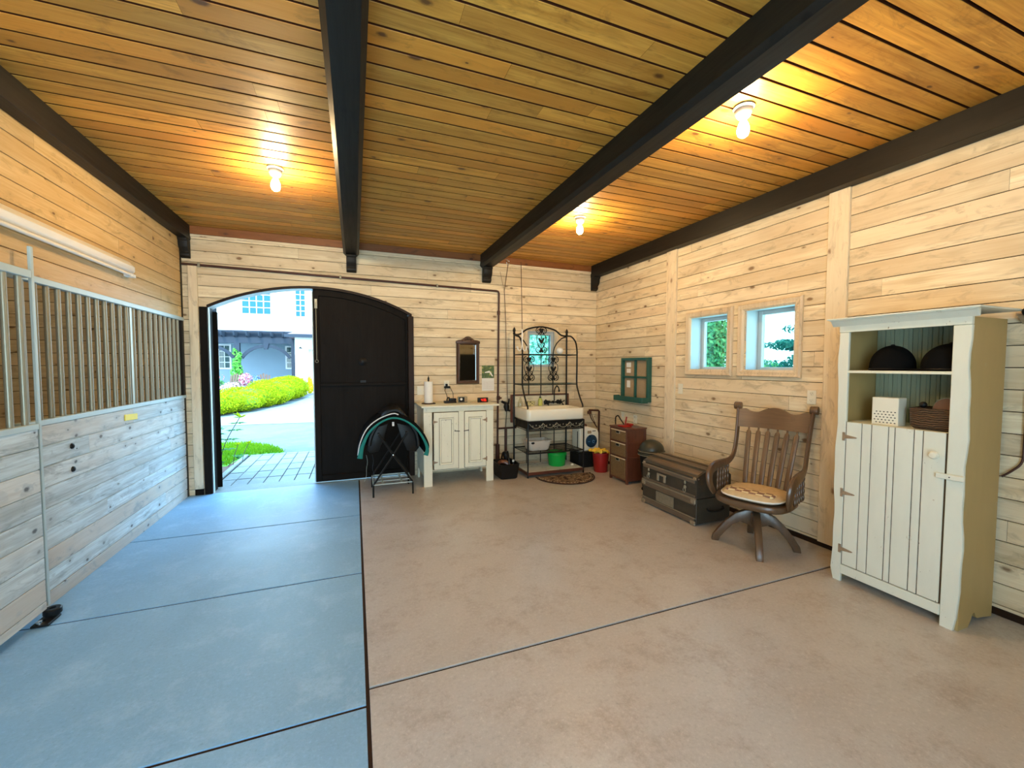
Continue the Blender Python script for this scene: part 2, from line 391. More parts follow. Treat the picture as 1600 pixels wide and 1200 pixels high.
def concrete(name, a, b, stain, r0=.22, r1=.5, hl=.32):
    t = NT(name); tc = t.new('ShaderNodeTexCoord'); o = tc.outputs['Object']
    n1 = t.noise(o, .6, 6, .62, .8); n2 = t.noise(o, 3.2, 12, .82); n3 = t.noise(o, 55, 8, .85)
    c = t.mix(t.mapr(n1, .32, .68), a, b)
    c = t.mix(t.mapr(n2, .50, .68, 0, .6), c, stain)
    c = t.mix(t.mapr(n3, .54, .70, 0, .5), c, tuple(min(x*1.5, 1) for x in a))
    c = t.mix(t.mapr(n3, .46, .30, 0, .6), c, tuple(x*.45 for x in a))
    t.col(c); rr = t.math('ADD', t.math('MULTIPLY', n2, .7), t.math('MULTIPLY', n1, .3))
    t.rough(t.mapr(rr, .3, .7, r0, r1)); t.b.inputs['Specular IOR Level'].default_value = hl; t.bump(t.math('ADD', n3, t.math('MULTIPLY', n2, 1.2)), .14, .003); return t.m
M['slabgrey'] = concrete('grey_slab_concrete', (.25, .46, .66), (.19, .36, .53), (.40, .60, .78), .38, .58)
M['slabtan'] = concrete('tan_stained_concrete', (.53, .51, .48), (.42, .385, .345), (.26, .19, .14), .26, .44, hl=.6)
M['paver'] = concrete('paving_stone', (.235, .28, .275), (.165, .20, .20), (.31, .35, .34), .6, .8)
M['drive'] = concrete('gravel_drive', (.135, .16, .165), (.09, .115, .12), (.19, .21, .21), .8, .9)
M['soil'] = plain('soil', (.12, .06, .045), .95, bump=.6)
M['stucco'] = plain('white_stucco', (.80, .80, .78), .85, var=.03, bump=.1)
M['shadestucco'] = plain('stucco_in_shade', (.28, .38, .46), .85, var=.08, scale=1.2)  # white stucco with the porch shade put into its colour
M['pergola'] = plain('slate_grey_timber', (.030, .042, .060), .75, spec=.2)
M['sky_pane'] = plain('blue_tinted_house_glass', (.02, .11, .19), .4, var=.2, scale=1, spec=.15)
M['dark_pane'] = plain('dark_house_glass', (.05, .10, .10), .08, var=.3, scale=1)
M['roof'] = plain('rose_roof_tiles', (.22, .14, .15), .7)
def flag_mat():
    t = NT('flagstone_paving'); tc = t.new('ShaderNodeTexCoord'); o = tc.outputs['Object']
    v = t.new('ShaderNodeTexVoronoi', feature='DISTANCE_TO_EDGE'); v.inputs['Scale'].default_value = .9; t.link(o, v.inputs[0])
    n = t.noise(o, 3, 5); e = t.mapr(v.outputs['Distance'], .02, .05)
    c = t.mix(n, (.16, .165, .16), (.23, .23, .22)); t.col(t.mix(e, (.22, .24, .22), c)); t.rough(.8); return t.m
M['flag'] = flag_mat()
def leaf_mat(name, a, b, tr=.35):
    t = NT(name); r = t.new('ShaderNodeUVMap', uv_map='rnd'); sr = t.new('ShaderNodeSeparateXYZ'); t.link(r.outputs[0], sr.inputs[0])
    c = t.mix(sr.outputs[0], a, b)
    d = t.new('ShaderNodeBsdfDiffuse'); l = t.new('ShaderNodeBsdfTranslucent'); t.link(c, d.inputs[0]); t.link(c, l.inputs[0])
    mx = t.new('ShaderNodeMixShader'); mx.inputs[0].default_value = tr; t.link(d.outputs[0], mx.inputs[1]); t.link(l.outputs[0], mx.inputs[2]); t.link(mx.outputs[0], t.out.inputs[0]); return t.m
M['lime'] = leaf_mat('lime_leaves', (.46, .48, .015), (.20, .34, .01))
M['grass'] = leaf_mat('grass_blades', (.18, .34, .015), (.07, .22, .01))
M['leafgreen'] = leaf_mat('mid_green_leaves', (.04, .20, .08), (.18, .36, .12))
M['paleleaf'] = leaf_mat('pale_green_leaves', (.45, .70, .52), (.60, .82, .68))
M['conifer'] = leaf_mat('blue_green_needles', (.02, .13, .10), (.06, .22, .15))
M['yellowleaf'] = leaf_mat('yellow_leaves', (.80, .60, .02), (.6, .62, .03))
M['whiteflower'] = leaf_mat('pale_flowers', (.80, .72, .75), (.55, .30, .38))
M['vine'] = leaf_mat('vine_leaves', (.08, .40, .06), (.25, .62, .12))
M['bark'] = plain('bark', (.10, .07, .05), .9)
M['adirondack'] = plain('weathered_brown_chair_wood', (.10, .055, .035), .7)

# ------------------------------------------------------------------ the room
P = .134; PH = .067
# floor: separate concrete slabs with open joints over a dark bed
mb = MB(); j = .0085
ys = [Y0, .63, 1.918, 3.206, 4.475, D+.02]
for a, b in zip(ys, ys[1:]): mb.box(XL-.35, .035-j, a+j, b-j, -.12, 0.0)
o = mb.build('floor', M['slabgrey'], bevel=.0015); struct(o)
mb = MB(); ys2 = [Y0, -.3, 2.018, D+.02]
for a, b in zip(ys2, ys2[1:]): mb.box(.035+j, XR+.02, a+j, b-j, -.12, 0.003)
mb.build('tan_floor_slabs', M['slabtan'], parent=o, bevel=.0015)
mb = MB(); mb.box(XL-.35, XR, Y0, D+.02, -.16, -.006); mb.build('joint_bed', plain('dark_joint_filler', (.035, .018, .010), .8, spec=.1), parent=o)
# ceiling
mb = MB(); boards(mb, (XL, Y0, H), (1, 0, 0), (0, 1, 0), (0, 0, -1), XR-XL, D-Y0, P, phase=(1.985-Y0) % P, gap=.0145, depth=.022, seg=(1.8, 4.2), side=1)
o = struct(mb.build('ceiling', [M['ceiling'], plain('dark_groove_sides', (.075, .022, .008), .8, spec=.1)]))  # groove sides coloured darker than the board faces
mb = MB(); mb.box(XL-.2, XR+.2, Y0-.2, D+.2, H+.021, H+.16); mb.build('ceiling_backing', M['darkgap'], parent=o)
# back wall
TH = .20
mb = MB(); boards(mb, (XL-.02, D, 0), (1, 0, 0), (0, 0, 1), (0, -1, 0), XR-XL+.02, 3.068, P, PH)
cut_rect(mb.bm, 0, 2.50, 2.95, 1.53, 2.07); cut_arch(mb.bm)
wall_b = struct(mb.build('wall_back', M['wall']))
mb = MB(); mb.poly([(XL-3.2, D+.012, -.02), (XR+.2, D+.012, -.02), (XR+.2, D+.012, H+.1), (XL-3.2, D+.012, H+.1)], [(0, 1, 2, 3)])
cut_rect(mb.bm, 0, 2.50, 2.95, 1.53, 2.07); cut_arch(mb.bm); mb.build('groove_backing', M['darkgap'], parent=wall_b)
mb = MB(); mb.poly([(XL-3.2, D+TH, -.12), (XR+.2, D+TH, -.12), (XR+.2, D+TH, H+.2), (XL-3.2, D+TH, H+.2)], [(0, 1, 2, 3)])
cut_rect(mb.bm, 0, 2.50, 2.95, 1.53, 2.07); cut_arch(mb.bm)
mb.build('outer_face', M['stucco'], parent=wall_b)
# red board and pale moulding at the top of the back wall
mb = MB(); mb.box(XL, XR, D-.022, D+.005, 3.068, H); struct(mb.build('trim_1', M['redboard'], bevel=.002))
mb = MB(); mb.box(XL+.05, XR, D-.016, D+.004, 3.035, 3.066); struct(mb.build('trim_2', M['trimboard'], bevel=.002))
# right wall
mb = MB(); boards(mb, (XR, Y0, 0.045), (0, 1, 0), (0, 0, 1), (-1, 0, 0), D-Y0, H-.045, P, PH-.045)
W1 = (3.29, 3.80, 1.50, 2.11); W2 = (2.56, 3.06, 1.50, 2.11)
for w in (W1, W2): cut_rect(mb.bm, 1, *w)
wall_r = struct(mb.build('wall_right', M['wall']))
for nm, xx, mm in (('groove_backing', XR+.012, 'darkgap'), ('outer_face', XR+.22, 'stucco')):
    mb = MB(); mb.poly([(xx, Y0, -.12), (xx, D+.1, -.12), (xx, D+.1, H+.1), (xx, Y0, H+.1)], [(0, 1, 2, 3)])
    for w in (W1, W2): cut_rect(mb.bm, 1, *w)
    mb.build(nm, M[mm], parent=wall_r)
mb = MB(); mb.box(XR-.012, XR+.02, Y0, D, 0, .045); struct(mb.build('baseboard_right', M['brownpaint'], bevel=.003))
mb = MB(); mb.box(XL+1.2+AW*2, XR, D-.012, D+.01, 0, .05); 
# vertical boards on the right wall
for i, (a, b) in enumerate(((2.147, 2.303), (4.03, 4.20))):
    mb = MB(); mb.box(XR-.026, XR+.002, a, b, .045, 2.975); struct(mb.build('trim_%d' % (3+i), M['trimboard'], bevel=.003))
mb = MB(); mb.box(-1.79, -1.70, D-.026, D+.002, .075, 2.72); struct(mb.build('trim_5', M['trimboard'], bevel=.003))
# left wall: boards over the stall front, metal rails, bars, lower boards
mb = MB(); boards(mb, (XL, Y0, 2.10), (0, 1, 0), (0, 0, 1), (1, 0, 0), D-Y0, H-2.10, P, -.015)
wall_l = struct(mb.build('wall_left', M['wall_left']))
mb = MB(); mb.box(XL-.06, XL-.012, Y0, D, 2.10, H); mb.build('groove_backing', M['darkgap'], parent=wall_l)
mb = MB(); boards(mb, (XL, Y0, .0), (0, 1, 0), (0, 0, 1), (1, 0, 0), D-Y0, 1.165, P, .095, gap=.009, depth=.012)
lw = mb.build('lower_boards', M['stall'], parent=wall_l)
mb = MB(); mb.box(XL-.05, XL-.009, Y0, D, .0, 1.165); mb.build('lower_backing', M['stall'], parent=wall_l)
mb = MB(); mb.box(XL-.045, XL+.006, 3.30, D, 2.06, 2.10); mb.build('top_rail', M['galv'], parent=wall_l, bevel=.003)
mb = MB(); mb.box(XL-.045, XL+.006, 3.30, D, 1.165, 1.20); mb.build('bottom_rail', M['galv'], parent=wall_l, bevel=.003)
yb = [3.38+.1115*k for k in range(22)]
for y in yb:
    mb = MB(); mb.tube([(XL-.02, y, 1.20), (XL-.02, y, 2.06)], .0155, 12); mb.build('stall_bar', M['barmetal'], parent=wall_l)
mb = MB(); mb.box(XL-.04, XL-.004, 4.63, 4.67, 1.20, 2.06); mb.build('mid_post', M['barmetal'], parent=wall_l, bevel=.003)
mb = MB(); mb.box(XL-.05, XL+.002, D-.055, D-.005, 0, 3.0); mb.build('corner_post', M['beam'], parent=wall_l, bevel=.002)
# stall interior behind the bars
mb = MB(); SX = XL-3.1
boards(mb, (SX, D-.002, 0), (1, 0, 0), (0, 0, 1), (0, -1, 0), 3.05, H, P, PH)
boards(mb, (SX, 2.6, 0), (1, 0, 0), (0, 0, 1), (0, 1, 0), 3.05, H, P, PH)
boards(mb, (SX, 2.6, 0), (0, 1, 0), (0, 0, 1), (1, 0, 0), D-2.6, H, P, PH)
struct(mb.build('wall_stall', M['wall']))
mb = MB(); mb.box(SX, XL-.05, 2.45, 2.58, 0, H); mb.box(SX-.1, SX-.02, Y0, D, 0, H); mb.box(SX, XL-.05, Y0, D, H+.005, H+.1); mb.box(SX, XL-.2, Y0, D, -.1, 0)
mb.build('stall_shell', M['stall'], parent=bpy.data.objects['wall_stall'])
# rear wall behind the camera with an open doorway added for daylight fill
mb = MB()
for (a, b, z0, z1) in ((SX, XL, 0, H), (.7, XR, 0, H), (XL, .7, 2.8, H)):
    boards(mb, (a, Y0, z0), (1, 0, 0), (0, 0, 1), (0, 1, 0), b-a, z1-z0, P, PH)
    mb.box(a, b, Y0-.15, Y0-.012, z0, z1)
struct(mb.build('wall_rear', M['wall']))

# beams with scrolled corbels
def corbel(xc, w, parent, zt):
    pr = [(0, 0), (.12, 0), (.12, -.025), (.105, -.035), (.10, -.08), (.085, -.115), (.055, -.14), (.050, -.152), (.058, -.168), (.050, -.192), (.025, -.208), (0, -.215)]
    mb = MB(); Mx = Matrix(((0, 1, 0, xc-w/2), (-1, 0, 0, D-.001), (0, 0, 1, zt), (0, 0, 0, 1)))
    mb.prism(pr, w, M=Mx); mb.build('corbel', M['beam'], parent=parent, bevel=.006, bseg=2)
def beam(name, x0, x1, z0, ch, wc, xc):
    mb = MB(); y0, y1 = Y0, D-.002
    pr = [(x0, H-.001), (x0, z0+ch), (x0+ch, z0), (x1-ch, z0), (x1, z0+ch), (x1, H-.001)]
    v = [(a, y, b) for y in (y0, y1) for a, b in pr]; n = 6
    mb.poly(v, [tuple(range(n)), tuple(range(2*n-1, n-1, -1))]+[(i, i+n, (i+1) % n+n, (i+1) % n) for i in range(n)], u=1)
    o = struct(mb.build(name, M['beam'])); corbel(xc, wc, o, z0); return o
beam('trim_6', -.115, .075, 2.975, .028, .12, -.02)
beam('trim_7', 1.735, 1.925, 2.975, .028, .13, 1.83)
beam('trim_8', XL+.001, XL+.095, 2.995, .002, .09, XL+.048)
beam('trim_9', XR-.115, XR-.001, 2.975, .002, .11, XR-.058)

# ------------------------------------------------------------------ entrance: jambs, arch lining, leaves
door1 = sempty('door_1', (AX, D, 0))
def relx(o_, p): o_.parent = p; o_.matrix_parent_inverse = Matrix.Translation(p.location).inverted(); return o_
def arch_band(mb, o0, o1, y0, y1, N=24, x0=None, x1=None, mi=0):
    xa = AX-AW if x0 is None else x0; xb = AX+AW if x1 is None else x1
    for i in range(N):
        a = xa+(xb-xa)*i/N; b = xa+(xb-xa)*(i+1)/N
        pts = [(a, arch_z(a, o0)), (b, arch_z(b, o0)), (b, arch_z(b, o1)), (a, arch_z(a, o1))]
        v = [(p[0], y, p[1]) for y in (y0, y1) for p in pts]
        mb.poly(v, [(0, 1, 2, 3), (7, 6, 5, 4), (0, 4, 5, 1), (3, 2, 6, 7), (0, 3, 7, 4), (1, 5, 6, 2)], mi)
mb = MB(); arch_band(mb, -.004, .006, D-.004, D+TH+.02, 12, x1=-.49)
relx(mb.build('arch_lining', M['white']), door1)
mb = MB(); arch_band(mb, -.012, .006, D-.004, D+TH+.02, 16, x0=-.489)
relx(mb.build('arch_lining', M['brownpaint']), door1)
mb = MB(); arch_band(mb, -.012, .020, D-.012, D-.0045)
relx(mb.build('arch_edge', M['brownpaint']), door1)
mb = MB(); mb.box(AX-AW-.075, AX-AW+.004, D-.012, D+TH, 0, 2.235); mb.box(-1.79, -1.70, D-.012, D, 0, .075)
relx(mb.build('jamb', M['blackdoor'], bevel=.003), door1)
mb = MB(); mb.box(AX-AW+.005, AX-AW+.013, D+.01, D+.05, 0, 2.23)
relx(mb.build('weather_strip', M['galv']), door1)
mb = MB(); mb.box(AX+AW-.055, AX+AW+.02, D-.03, D+TH, 0, 2.225)
relx(mb.build('jamb', M['brownpaint'], bevel=.004), door1)
# closed right leaf: panel with frame members
mb = MB(); xa, xb = -.492, AX+AW-.055; N = 16
top = [(xa+(xb-xa)*i/N, arch_z(xa+(xb-xa)*i/N, -.008)) for i in range(N+1)]
mb.prism([(xa, .015)]+top+[(xb, .015)][::-1], .04, M=Matrix.Translation((0, D+.06, 0)))
leaf = relx(mb.build('door_panel', M['blackdoor']), door1)
mb = MB(); y0, y1 = D+.035, D+.06
mb.box(xa, xa+.07, y0, y1, .015, 2.49); mb.box(xb-.03, xb, y0, y1, .015, 2.24)
mb.box(xa+.07, xb-.03, y0-.004, y1, 1.275, 1.315); mb.box(xa+.07, xb-.03, y0, y1, .015, .10)
relx(mb.build('door_rails', M['blackdoor'], bevel=.003), door1)
mb = MB(); arch_band(mb, -.09, -.0125, y0-.003, y1, 16, xa+.02, xb-.02)
relx(mb.build('arched_rail', M['blackdoor']), door1)
mb = MB(); mb.tube([(-.455, y0-.012, 1.62), (-.455, y0-.012, 2.36)], .005, 6); mb.box(-.47, -.44, y0-.014, y0, 2.28, 2.40)
mb.tube([(-.455+.018*math.cos(a*PI/6), y0-.012, 1.60+.018*math.sin(a*PI/6)) for a in range(12)], .004, 6, closed=True)
relx(mb.build('cane_bolt', M['barmetal']), door1)
mb = MB(); mb.lathe([(.0, 0), (.055, 0), (.055, .01), (.035, .02), (.02, .03)], n=20, M=Matrix.Rotation(PI/2, 4, 'X'), c=(.105, y1, 1.60)); mb.box(.07, .14, y1-.03, y1, 1.315, 1.345)
relx(mb.build('door_latch', M['black']), door1)
mb = MB(); mb.box(xa-.012, xa+.0, D+.03, D+.11, .02, 2.50)
relx(mb.build('astragal', M['galv']), door1)
mb = MB(); mb.box(AX-AW, AX+AW, D+.0205, D+TH+.12, -.12, -.002)
relx(mb.build('threshold', M['paver']), door1)
# open left leaf, swung outwards
mb = MB(); Lf = 1.16; pts = [(0, .02), (Lf, .02)]+[(Lf-Lf*i/10, arch_z(AX-AW+Lf-Lf*i/10, -.03)) for i in range(11)]
mb.prism(pts, .05); mb.box(0, .012, -.006, .056, .02, 2.2)
lo = relx(mb.build('open_leaf', M['blackdoor'], bevel=.003), door1)
lo.matrix_parent_inverse = Matrix.Identity(4); lo.location = (AX-AW-AX+.045, TH+.01, 0); lo.rotation_euler = (0, 0, math.radians(106))

# ------------------------------------------------------------------ windows
def picture_frame(mb, ax, pos, a0, a1, b0, b1, w, t, sgn, mi=0):
    """mitred moulding round a rectangle; ax: axis running along the wall (0 x, 1 y)"""
    prof = [(0, 0), (0, t*.55), (w*.18, t), (w*.45, t*.72), (w*.72, t*.8), (w, t*.35), (w, 0)]   # (inward, out of wall)
    cor = [(a0, b0, 1, 1), (a1, b0, -1, 1), (a1, b1, -1, -1), (a0, b1, 1, -1)]
    v = []
    for (a, b, sa, sb) in cor:
        for (q, h) in prof:
            aa, bb = a+sa*q, b+sb*q
            v.append((aa, pos+sgn*h, bb) if ax == 0 else (pos+sgn*h, aa, bb))
    n = len(prof); F = []
    for c in range(4):
        d = (c+1) % 4
        for k in range(n-1): F.append((c*n+k, c*n+k+1, d*n+k+1, d*n+k))
    mb.poly(v, F, mi)
def make_window(name, ax, pos, sgn, op, fr, depth, frame_mat, beads=True):
    a0, a1, b0, b1 = op; root = sempty(name)
    X = (lambda a, n, z: (a, pos-sgn*n, z)) if ax == 0 else (lambda a, n, z: (pos-sgn*n, a, z))
    def bx(mb, a0, a1, n0, n1, z0, z1):
        p = X(a0, n0, z0); q = X(a1, n1, z1)
        mb.box(min(p[0], q[0]), max(p[0], q[0]), min(p[1], q[1]), max(p[1], q[1]), z0, z1)
    mb = MB(); picture_frame(mb, ax, pos, fr[0], fr[1], fr[2], fr[3], fr[4], .034, sgn)
    if beads:
        k = 0; a = fr[0]+.05
        while a < fr[1]-.045:
            mb.ball(X(a, -.022, fr[2]+.036), .009, (1, 1, .8), 6); mb.ball(X(a, -.022, fr[3]-.036), .009, (1, 1, .8), 6); a += .03
        z = fr[2]+.05
        while z < fr[3]-.045:
            mb.ball(X(fr[0]+.036, -.022, z), .009, (1, 1, .8), 6); mb.ball(X(fr[1]-.036, -.022, z), .009, (1, 1, .8), 6); z += .03
    mb.build('window_frame', frame_mat, parent=root)
    mb = MB(); t = .012
    bx(mb, a0-t, a0, 0, depth, b0-t, b1+t); bx(mb, a1, a1+t, 0, depth, b0-t, b1+t); bx(mb, a0, a1, 0, depth, b0-t, b0); bx(mb, a0, a1, 0, depth, b1, b1+t)
    mb.build('reveal', M['winwhite'], parent=root)
    mb = MB(); s = .045; n0, n1 = depth-.06, depth-.015
    bx(mb, a0, a0+s, n0, n1, b0, b1); bx(mb, a1-s, a1, n0, n1, b0, b1); bx(mb, a0+s, a1-s, n0, n1, b0, b0+s*.8); bx(mb, a0+s, a1-s, n0, n1, b1-s, b1)
    mb.build('sash', M['winwhite'], parent=root, bevel=.004)
    mb = MB(); bx(mb, a0+s-.003, a1-s+.003, n0+.02, n0+.025, b0+s*.8-.003, b1-s+.003); mb.build('pane', M['glass'], parent=root)
    return root
make_window('window_1', 1, XR, -1, W1, (3.215, 3.862, 1.438, 2.175, .072), .22, M['goldframe'])
make_window('window_2', 1, XR, -1, W2, (2.495, 3.150, 1.438, 2.175, .072), .22, M['goldframe'])
make_window('window_3', 0, D, -1, (2.50, 2.95, 1.53, 2.07), (2.43, 3.02, 1.46, 2.165, .068), .085, M['trimboard'], beads=False)

# ------------------------------------------------------------------ sliding stall door, near left
t = thing('sliding_stall_door', 'barred sliding stall door with pale boards at the left edge, nearest the camera', 'stall door', (-1.80, 1.9, 0))
def at(o_, root): o_.parent = root; o_.matrix_parent_inverse = root.matrix_basis.inverted(); return o_
def rel(root_loc): return Matrix.Translation(root_loc).inverted()
_inv = rel((-1.80, 1.9, 0))
def att(o_, root, inv): o_.parent = root; o_.matrix_parent_inverse = inv; return o_
DY0, DY1 = .9, 3.275
mb = MB(); boards(mb, (-1.765, DY0, .07), (0, 1, 0), (0, 0, 1), (1, 0, 0), DY1-DY0, 1.10, P, .05, seg=(3, 5)); mb.box(-1.80, -1.774, DY0, DY1, .07, 1.17)
att(mb.build('lower_boards', M['stall']), t, _inv)
mb = MB(); boards(mb, (-1.765, DY0, 2.07), (0, 1, 0), (0, 0, 1), (1, 0, 0), DY1-DY0, .22, .30, 0, seg=(3, 5)); mb.box(-1.80, -1.774, DY0, DY1, 2.07, 2.29)
mb = MB(); mb.box(-1.80, -1.757, DY0, DY1, 2.055, 2.10); att(mb.build('top_rail', M['galv'], bevel=.003), t, _inv)
mb = MB(); mb.box(-1.80, -1.757, DY0, DY1, 1.165, 1.20); att(mb.build('bottom_rail', M['galv'], bevel=.003), t, _inv)
for y in [DY1-.07-.1115*k for k in range(20)]:
    mb = MB(); mb.tube([(-1.78, y, 1.20), (-1.78, y, 2.055)], .0155, 12); att(mb.build('stall_bar', M['barmetal']), t, _inv)
t = thing('metal_door_stop_strip', 'tall narrow grey metal strip standing between the barred stall door and stall front', 'metal strip', (-1.79, 3.31, .05))
mb = MB(); mb.box(-.006, .012, .004, .026, .02, 2.20); mb.build('strip', M['galv'], parent=t, bevel=.003)
t = thing('floor_roller_guide', 'black floor roller guide at the foot of the metal strip by the stall door', 'roller', (-1.745, 3.285, 0))
mb = MB(); mb.lathe([(.005, .03), (.038, .03), (.042, .036), (.042, .062), (.036, .068), (.016, .068), (.014, .055)], n=24); mb.build('roller', M['black'], parent=t)
mb = MB(); mb.box(-.05, .03, -.10, .02, .004, .018); mb.tube([(0, 0, .01), (0, 0, .06)], .012, 10); mb.build('bracket', M['iron'], parent=t, bevel=.002)
mb = MB(); mb.lathe([(.001, .018), (.022, .018), (.022, .026), (.001, .028)], c=(-.02, -.07, 0), n=14); mb.build('bolt_head', M['chrome'], parent=t)
# fluorescent fixture on the left wall
t = thing('fluorescent_batten', 'long unlit white fluorescent tube light high on the left pine wall', 'light fixture', (XL, 3.11, 2.375))
mb = MB(); mb.prism([(0, -.035), (.03, -.035), (.055, -.012), (.055, .03), (.02, .075), (0, .075)], 3.0, M=Matrix.Translation((0, -1.5, 0))); mb.build('housing', M['white'], parent=t, bevel=.003)
mb = MB(); mb.tube([(.045, -1.42, -.045), (.045, 1.42, -.045)], .013, 12); mb.build('tube', M['paper'], parent=t)
for a in (-1.5, 1.43):
    mb = MB(); mb.box(.0, .06, a, a+.07, -.062, -.034); mb.build('tube_socket', M['white'], parent=t, bevel=.003)
mb = MB(); mb.box(0, .006, 0, .21, 0, .052); o = mb.build('yellow_sign', plain('yellow_sign_paint', (.90, .74, .05), .5), bevel=.001); o.location = (XL+.001, 4.46, 1.07); o.rotation_euler = (math.radians(-3), 0, 0)
tag(o, 'small yellow sign plate screwed to the stall boards under the bars', 'sign')
for z, nm in ((.983, 'upper'), (.821, 'lower')):
    mb = MB(); mb.lathe([(.001, 0), (.02, 0), (.018, .008), (.008, .014), (.001, .015)], n=16, M=Matrix.Rotation(PI/2, 4, 'Y'))
    o = mb.build('carriage_bolt', M['black']); o.location = (XL, 3.75, z)
    tag(o, nm+' of two black bolt heads on the left stall boards', 'bolt', 'bolt heads on the stall boards')

# ------------------------------------------------------------------ ceiling lamps
def make_lamp():
    t = thing('ceiling_lamp', '', 'ceiling lamp', (0, 0, H))
    mb = MB(); mb.lathe([(.001, -.001), (.058, -.001), (.062, -.008), (.055, -.018), (.048, -.022), (.001, -.022)], n=28); mb.build('lamp_base', M['galv'], parent=t)
    mb = MB(); mb.lathe([(.001, -.02), (.05, -.02), (.05, -.035), (.036, -.062), (.024, -.07), (.001, -.07)], n=28); mb.build('lamp_holder', M['ceramic'], parent=t)
    mb = MB(); mb.lathe([(.015, -.068), (.016, -.085), (.026, -.105), (.034, -.13), (.035, -.15), (.028, -.172), (.014, -.184), (.001, -.187)], n=24); mb.build('bulb', M['bulb'], parent=t)
    return t
lamp = make_lamp()
for i, (x, y, lb) in enumerate(((-.582, 3.90, 'lit bare bulb in porcelain holder on the ceiling, left of the black beams'),
                                (2.286, 1.943, 'lit bare bulb in porcelain holder on the ceiling, nearest the camera at right'),
                                (2.307, 3.97, 'lit bare bulb in porcelain holder on the ceiling, furthest away at right'),
                                (-3.3, 4.3, 'unseen bulb added on the stall ceiling to light the boards behind the bars'),
                                (-.58, .6, 'unseen bulb added on the ceiling at left, above the camera'))):  # out-of-view bulb, added to light the near left of the room
    o = lamp if i == 0 else copy_tree(lamp)
    o.location = (x, y, H-.001); o['label'] = lb; o['group'] = 'bare bulb ceiling lamps'
    if x < -3:
        for ch in o.children:
            if ch.name.startswith('bulb'): ch.data = ch.data.copy(); ch.data.materials[0] = emit('stall_fill_bulb', BULB_COL, BULB*.32)  # weaker unseen bulb, added to brighten the stall boards

# ------------------------------------------------------------------ pipes, cords, hook
yb = D-.022
t = thing('wall_pipe', 'brown pipe running along the back wall and down to the floor', 'pipe', (2.0, D, 0)); inv = rel((2.0, D, 0))
mb = MB(); mb.tube([(-1.84, yb, 2.715), (1.985, yb, 2.652), (2.010, yb, 2.645), (2.022, yb, 2.62), (1.995, yb, .03)], .0145, 12); att(mb.build('pipe_run', M['rust']), t, inv)
for x, z in ((-1.676, 2.712), (-.155, 2.687), (1.1, 2.667)):
    mb = MB(); mb.box(x-.012, x+.012, yb-.02, D, z-.02, z+.022); mb.lathe([(.001, 0), (.009, 0), (.009, .006), (.001, .008)], c=(x, yb-.018, z+.016), n=8, M=Matrix.Rotation(PI/2, 4, 'X')); att(mb.build('pipe_clamp', M['barmetal'], bevel=.002), t, inv)
mb = MB(); mb.tube([(2.012, yb, 1.03), (2.012, yb, 1.09)], .026, 12); mb.tube([(1.99, yb-.02, 1.06), (2.055, yb-.02, 1.06)], .012, 8); att(mb.build('shutoff_valve', M['rust']), t, inv)
mb = MB(); mb.tube([(1.999, yb, .1), (2.0, yb, .36)], .032, 12); att(mb.build('pipe_fitting', M['rust']), t, inv)
mb = MB(); mb.tube([(2.0175, yb, 2.36), (2.017, yb, 2.30)], .022, 12); att(mb.build('pipe_fitting', M['rust']), t, inv)
t = thing('water_pipe', 'dark horizontal pipe leaving the wall pipe towards the sink, with a drop to the floor', 'pipe', (2.13, D, 0)); inv = rel((2.13, D, 0))
mb = MB(); mb.tube([(1.995, yb-.005, .60), (2.30, yb-.005, .60)], .014, 10); mb.tube([(2.13, yb-.005, .60), (2.13, yb-.005, .03)], .02, 10); att(mb.build('pipe_run', M['rust']), t, inv)
mb = MB(); mb.tube([(2.13, yb-.03, .98), (2.13, yb-.03, .93), (2.14, yb-.035, .86)], [.03, .045, .03], 10); mb.tube([(2.05, yb-.04, 1.01), (2.10, yb-.04, .985), (2.16, yb-.04, .98), (2.17, yb-.04, 1.05)], [.018, .02, .018, .012], 8)
mb.tube([(2.14, yb-.05, .875), (2.20, yb-.07, .86)], .012, 8); att(mb.build('hydrant_handle', M['black']), t, inv)
mb = MB(); mb.tube([(2.135, yb-.03, .86), (2.12, yb-.02, .6)], .006, 6); att(mb.build('control_rod', M['iron']), t, inv)
t = thing('steel_ring', 'small steel ring screwed into the black beam above the sink', 'ring', (1.96, 5.28, 2.975))
mb = MB(); mb.tube([(.022*math.cos(a*PI/8), 0, -.028+.022*math.sin(a*PI/8)) for a in range(16)], .004, 6, closed=True); mb.tube([(0, 0, 0), (-.04, 0, .01)], .004, 6); mb.build('ring', M['chrome'], parent=t)
mb = MB(); mb.tube([(1.965, 5.28, 2.935), (2.105, yb-.005, 2.66), (2.125, yb-.01, 2.23), (2.15, yb-.02, 1.02)], .0045, 6)
mb.tube([(2.04, yb, 2.94), (2.105, yb-.005, 2.66)], .002, 4)
o = mb.build('pull_cord', M['rust']); tag(o, 'thin dark cord from the beam ring slanting down to the black hydrant handle', 'cord')
t = thing('hanging_tack_hook', 'white four-pronged tack hook hanging on a long cord in front of the sink rack', 'hook', (2.18, 5.3, 1.73))
mb = MB(); mb.tube([(0, 0, .30), (-.02, 0, 1.24)], .0045, 6); mb.build('cord', M['rust'], parent=t)
mb = MB(); mb.tube([(0, 0, .32), (0, 0, .10)], .010, 8)
for a in range(4):
    c, s_ = math.cos(a*PI/2+.3), math.sin(a*PI/2+.3)
    mb.tube([(0, 0, .12), (.02*c, .02*s_, .04), (.05*c, .05*s_, .02), (.08*c, .08*s_, .04), (.095*c, .095*s_, .085)], .006, 8)
mb.build('hook_prongs', M['white'], parent=t)

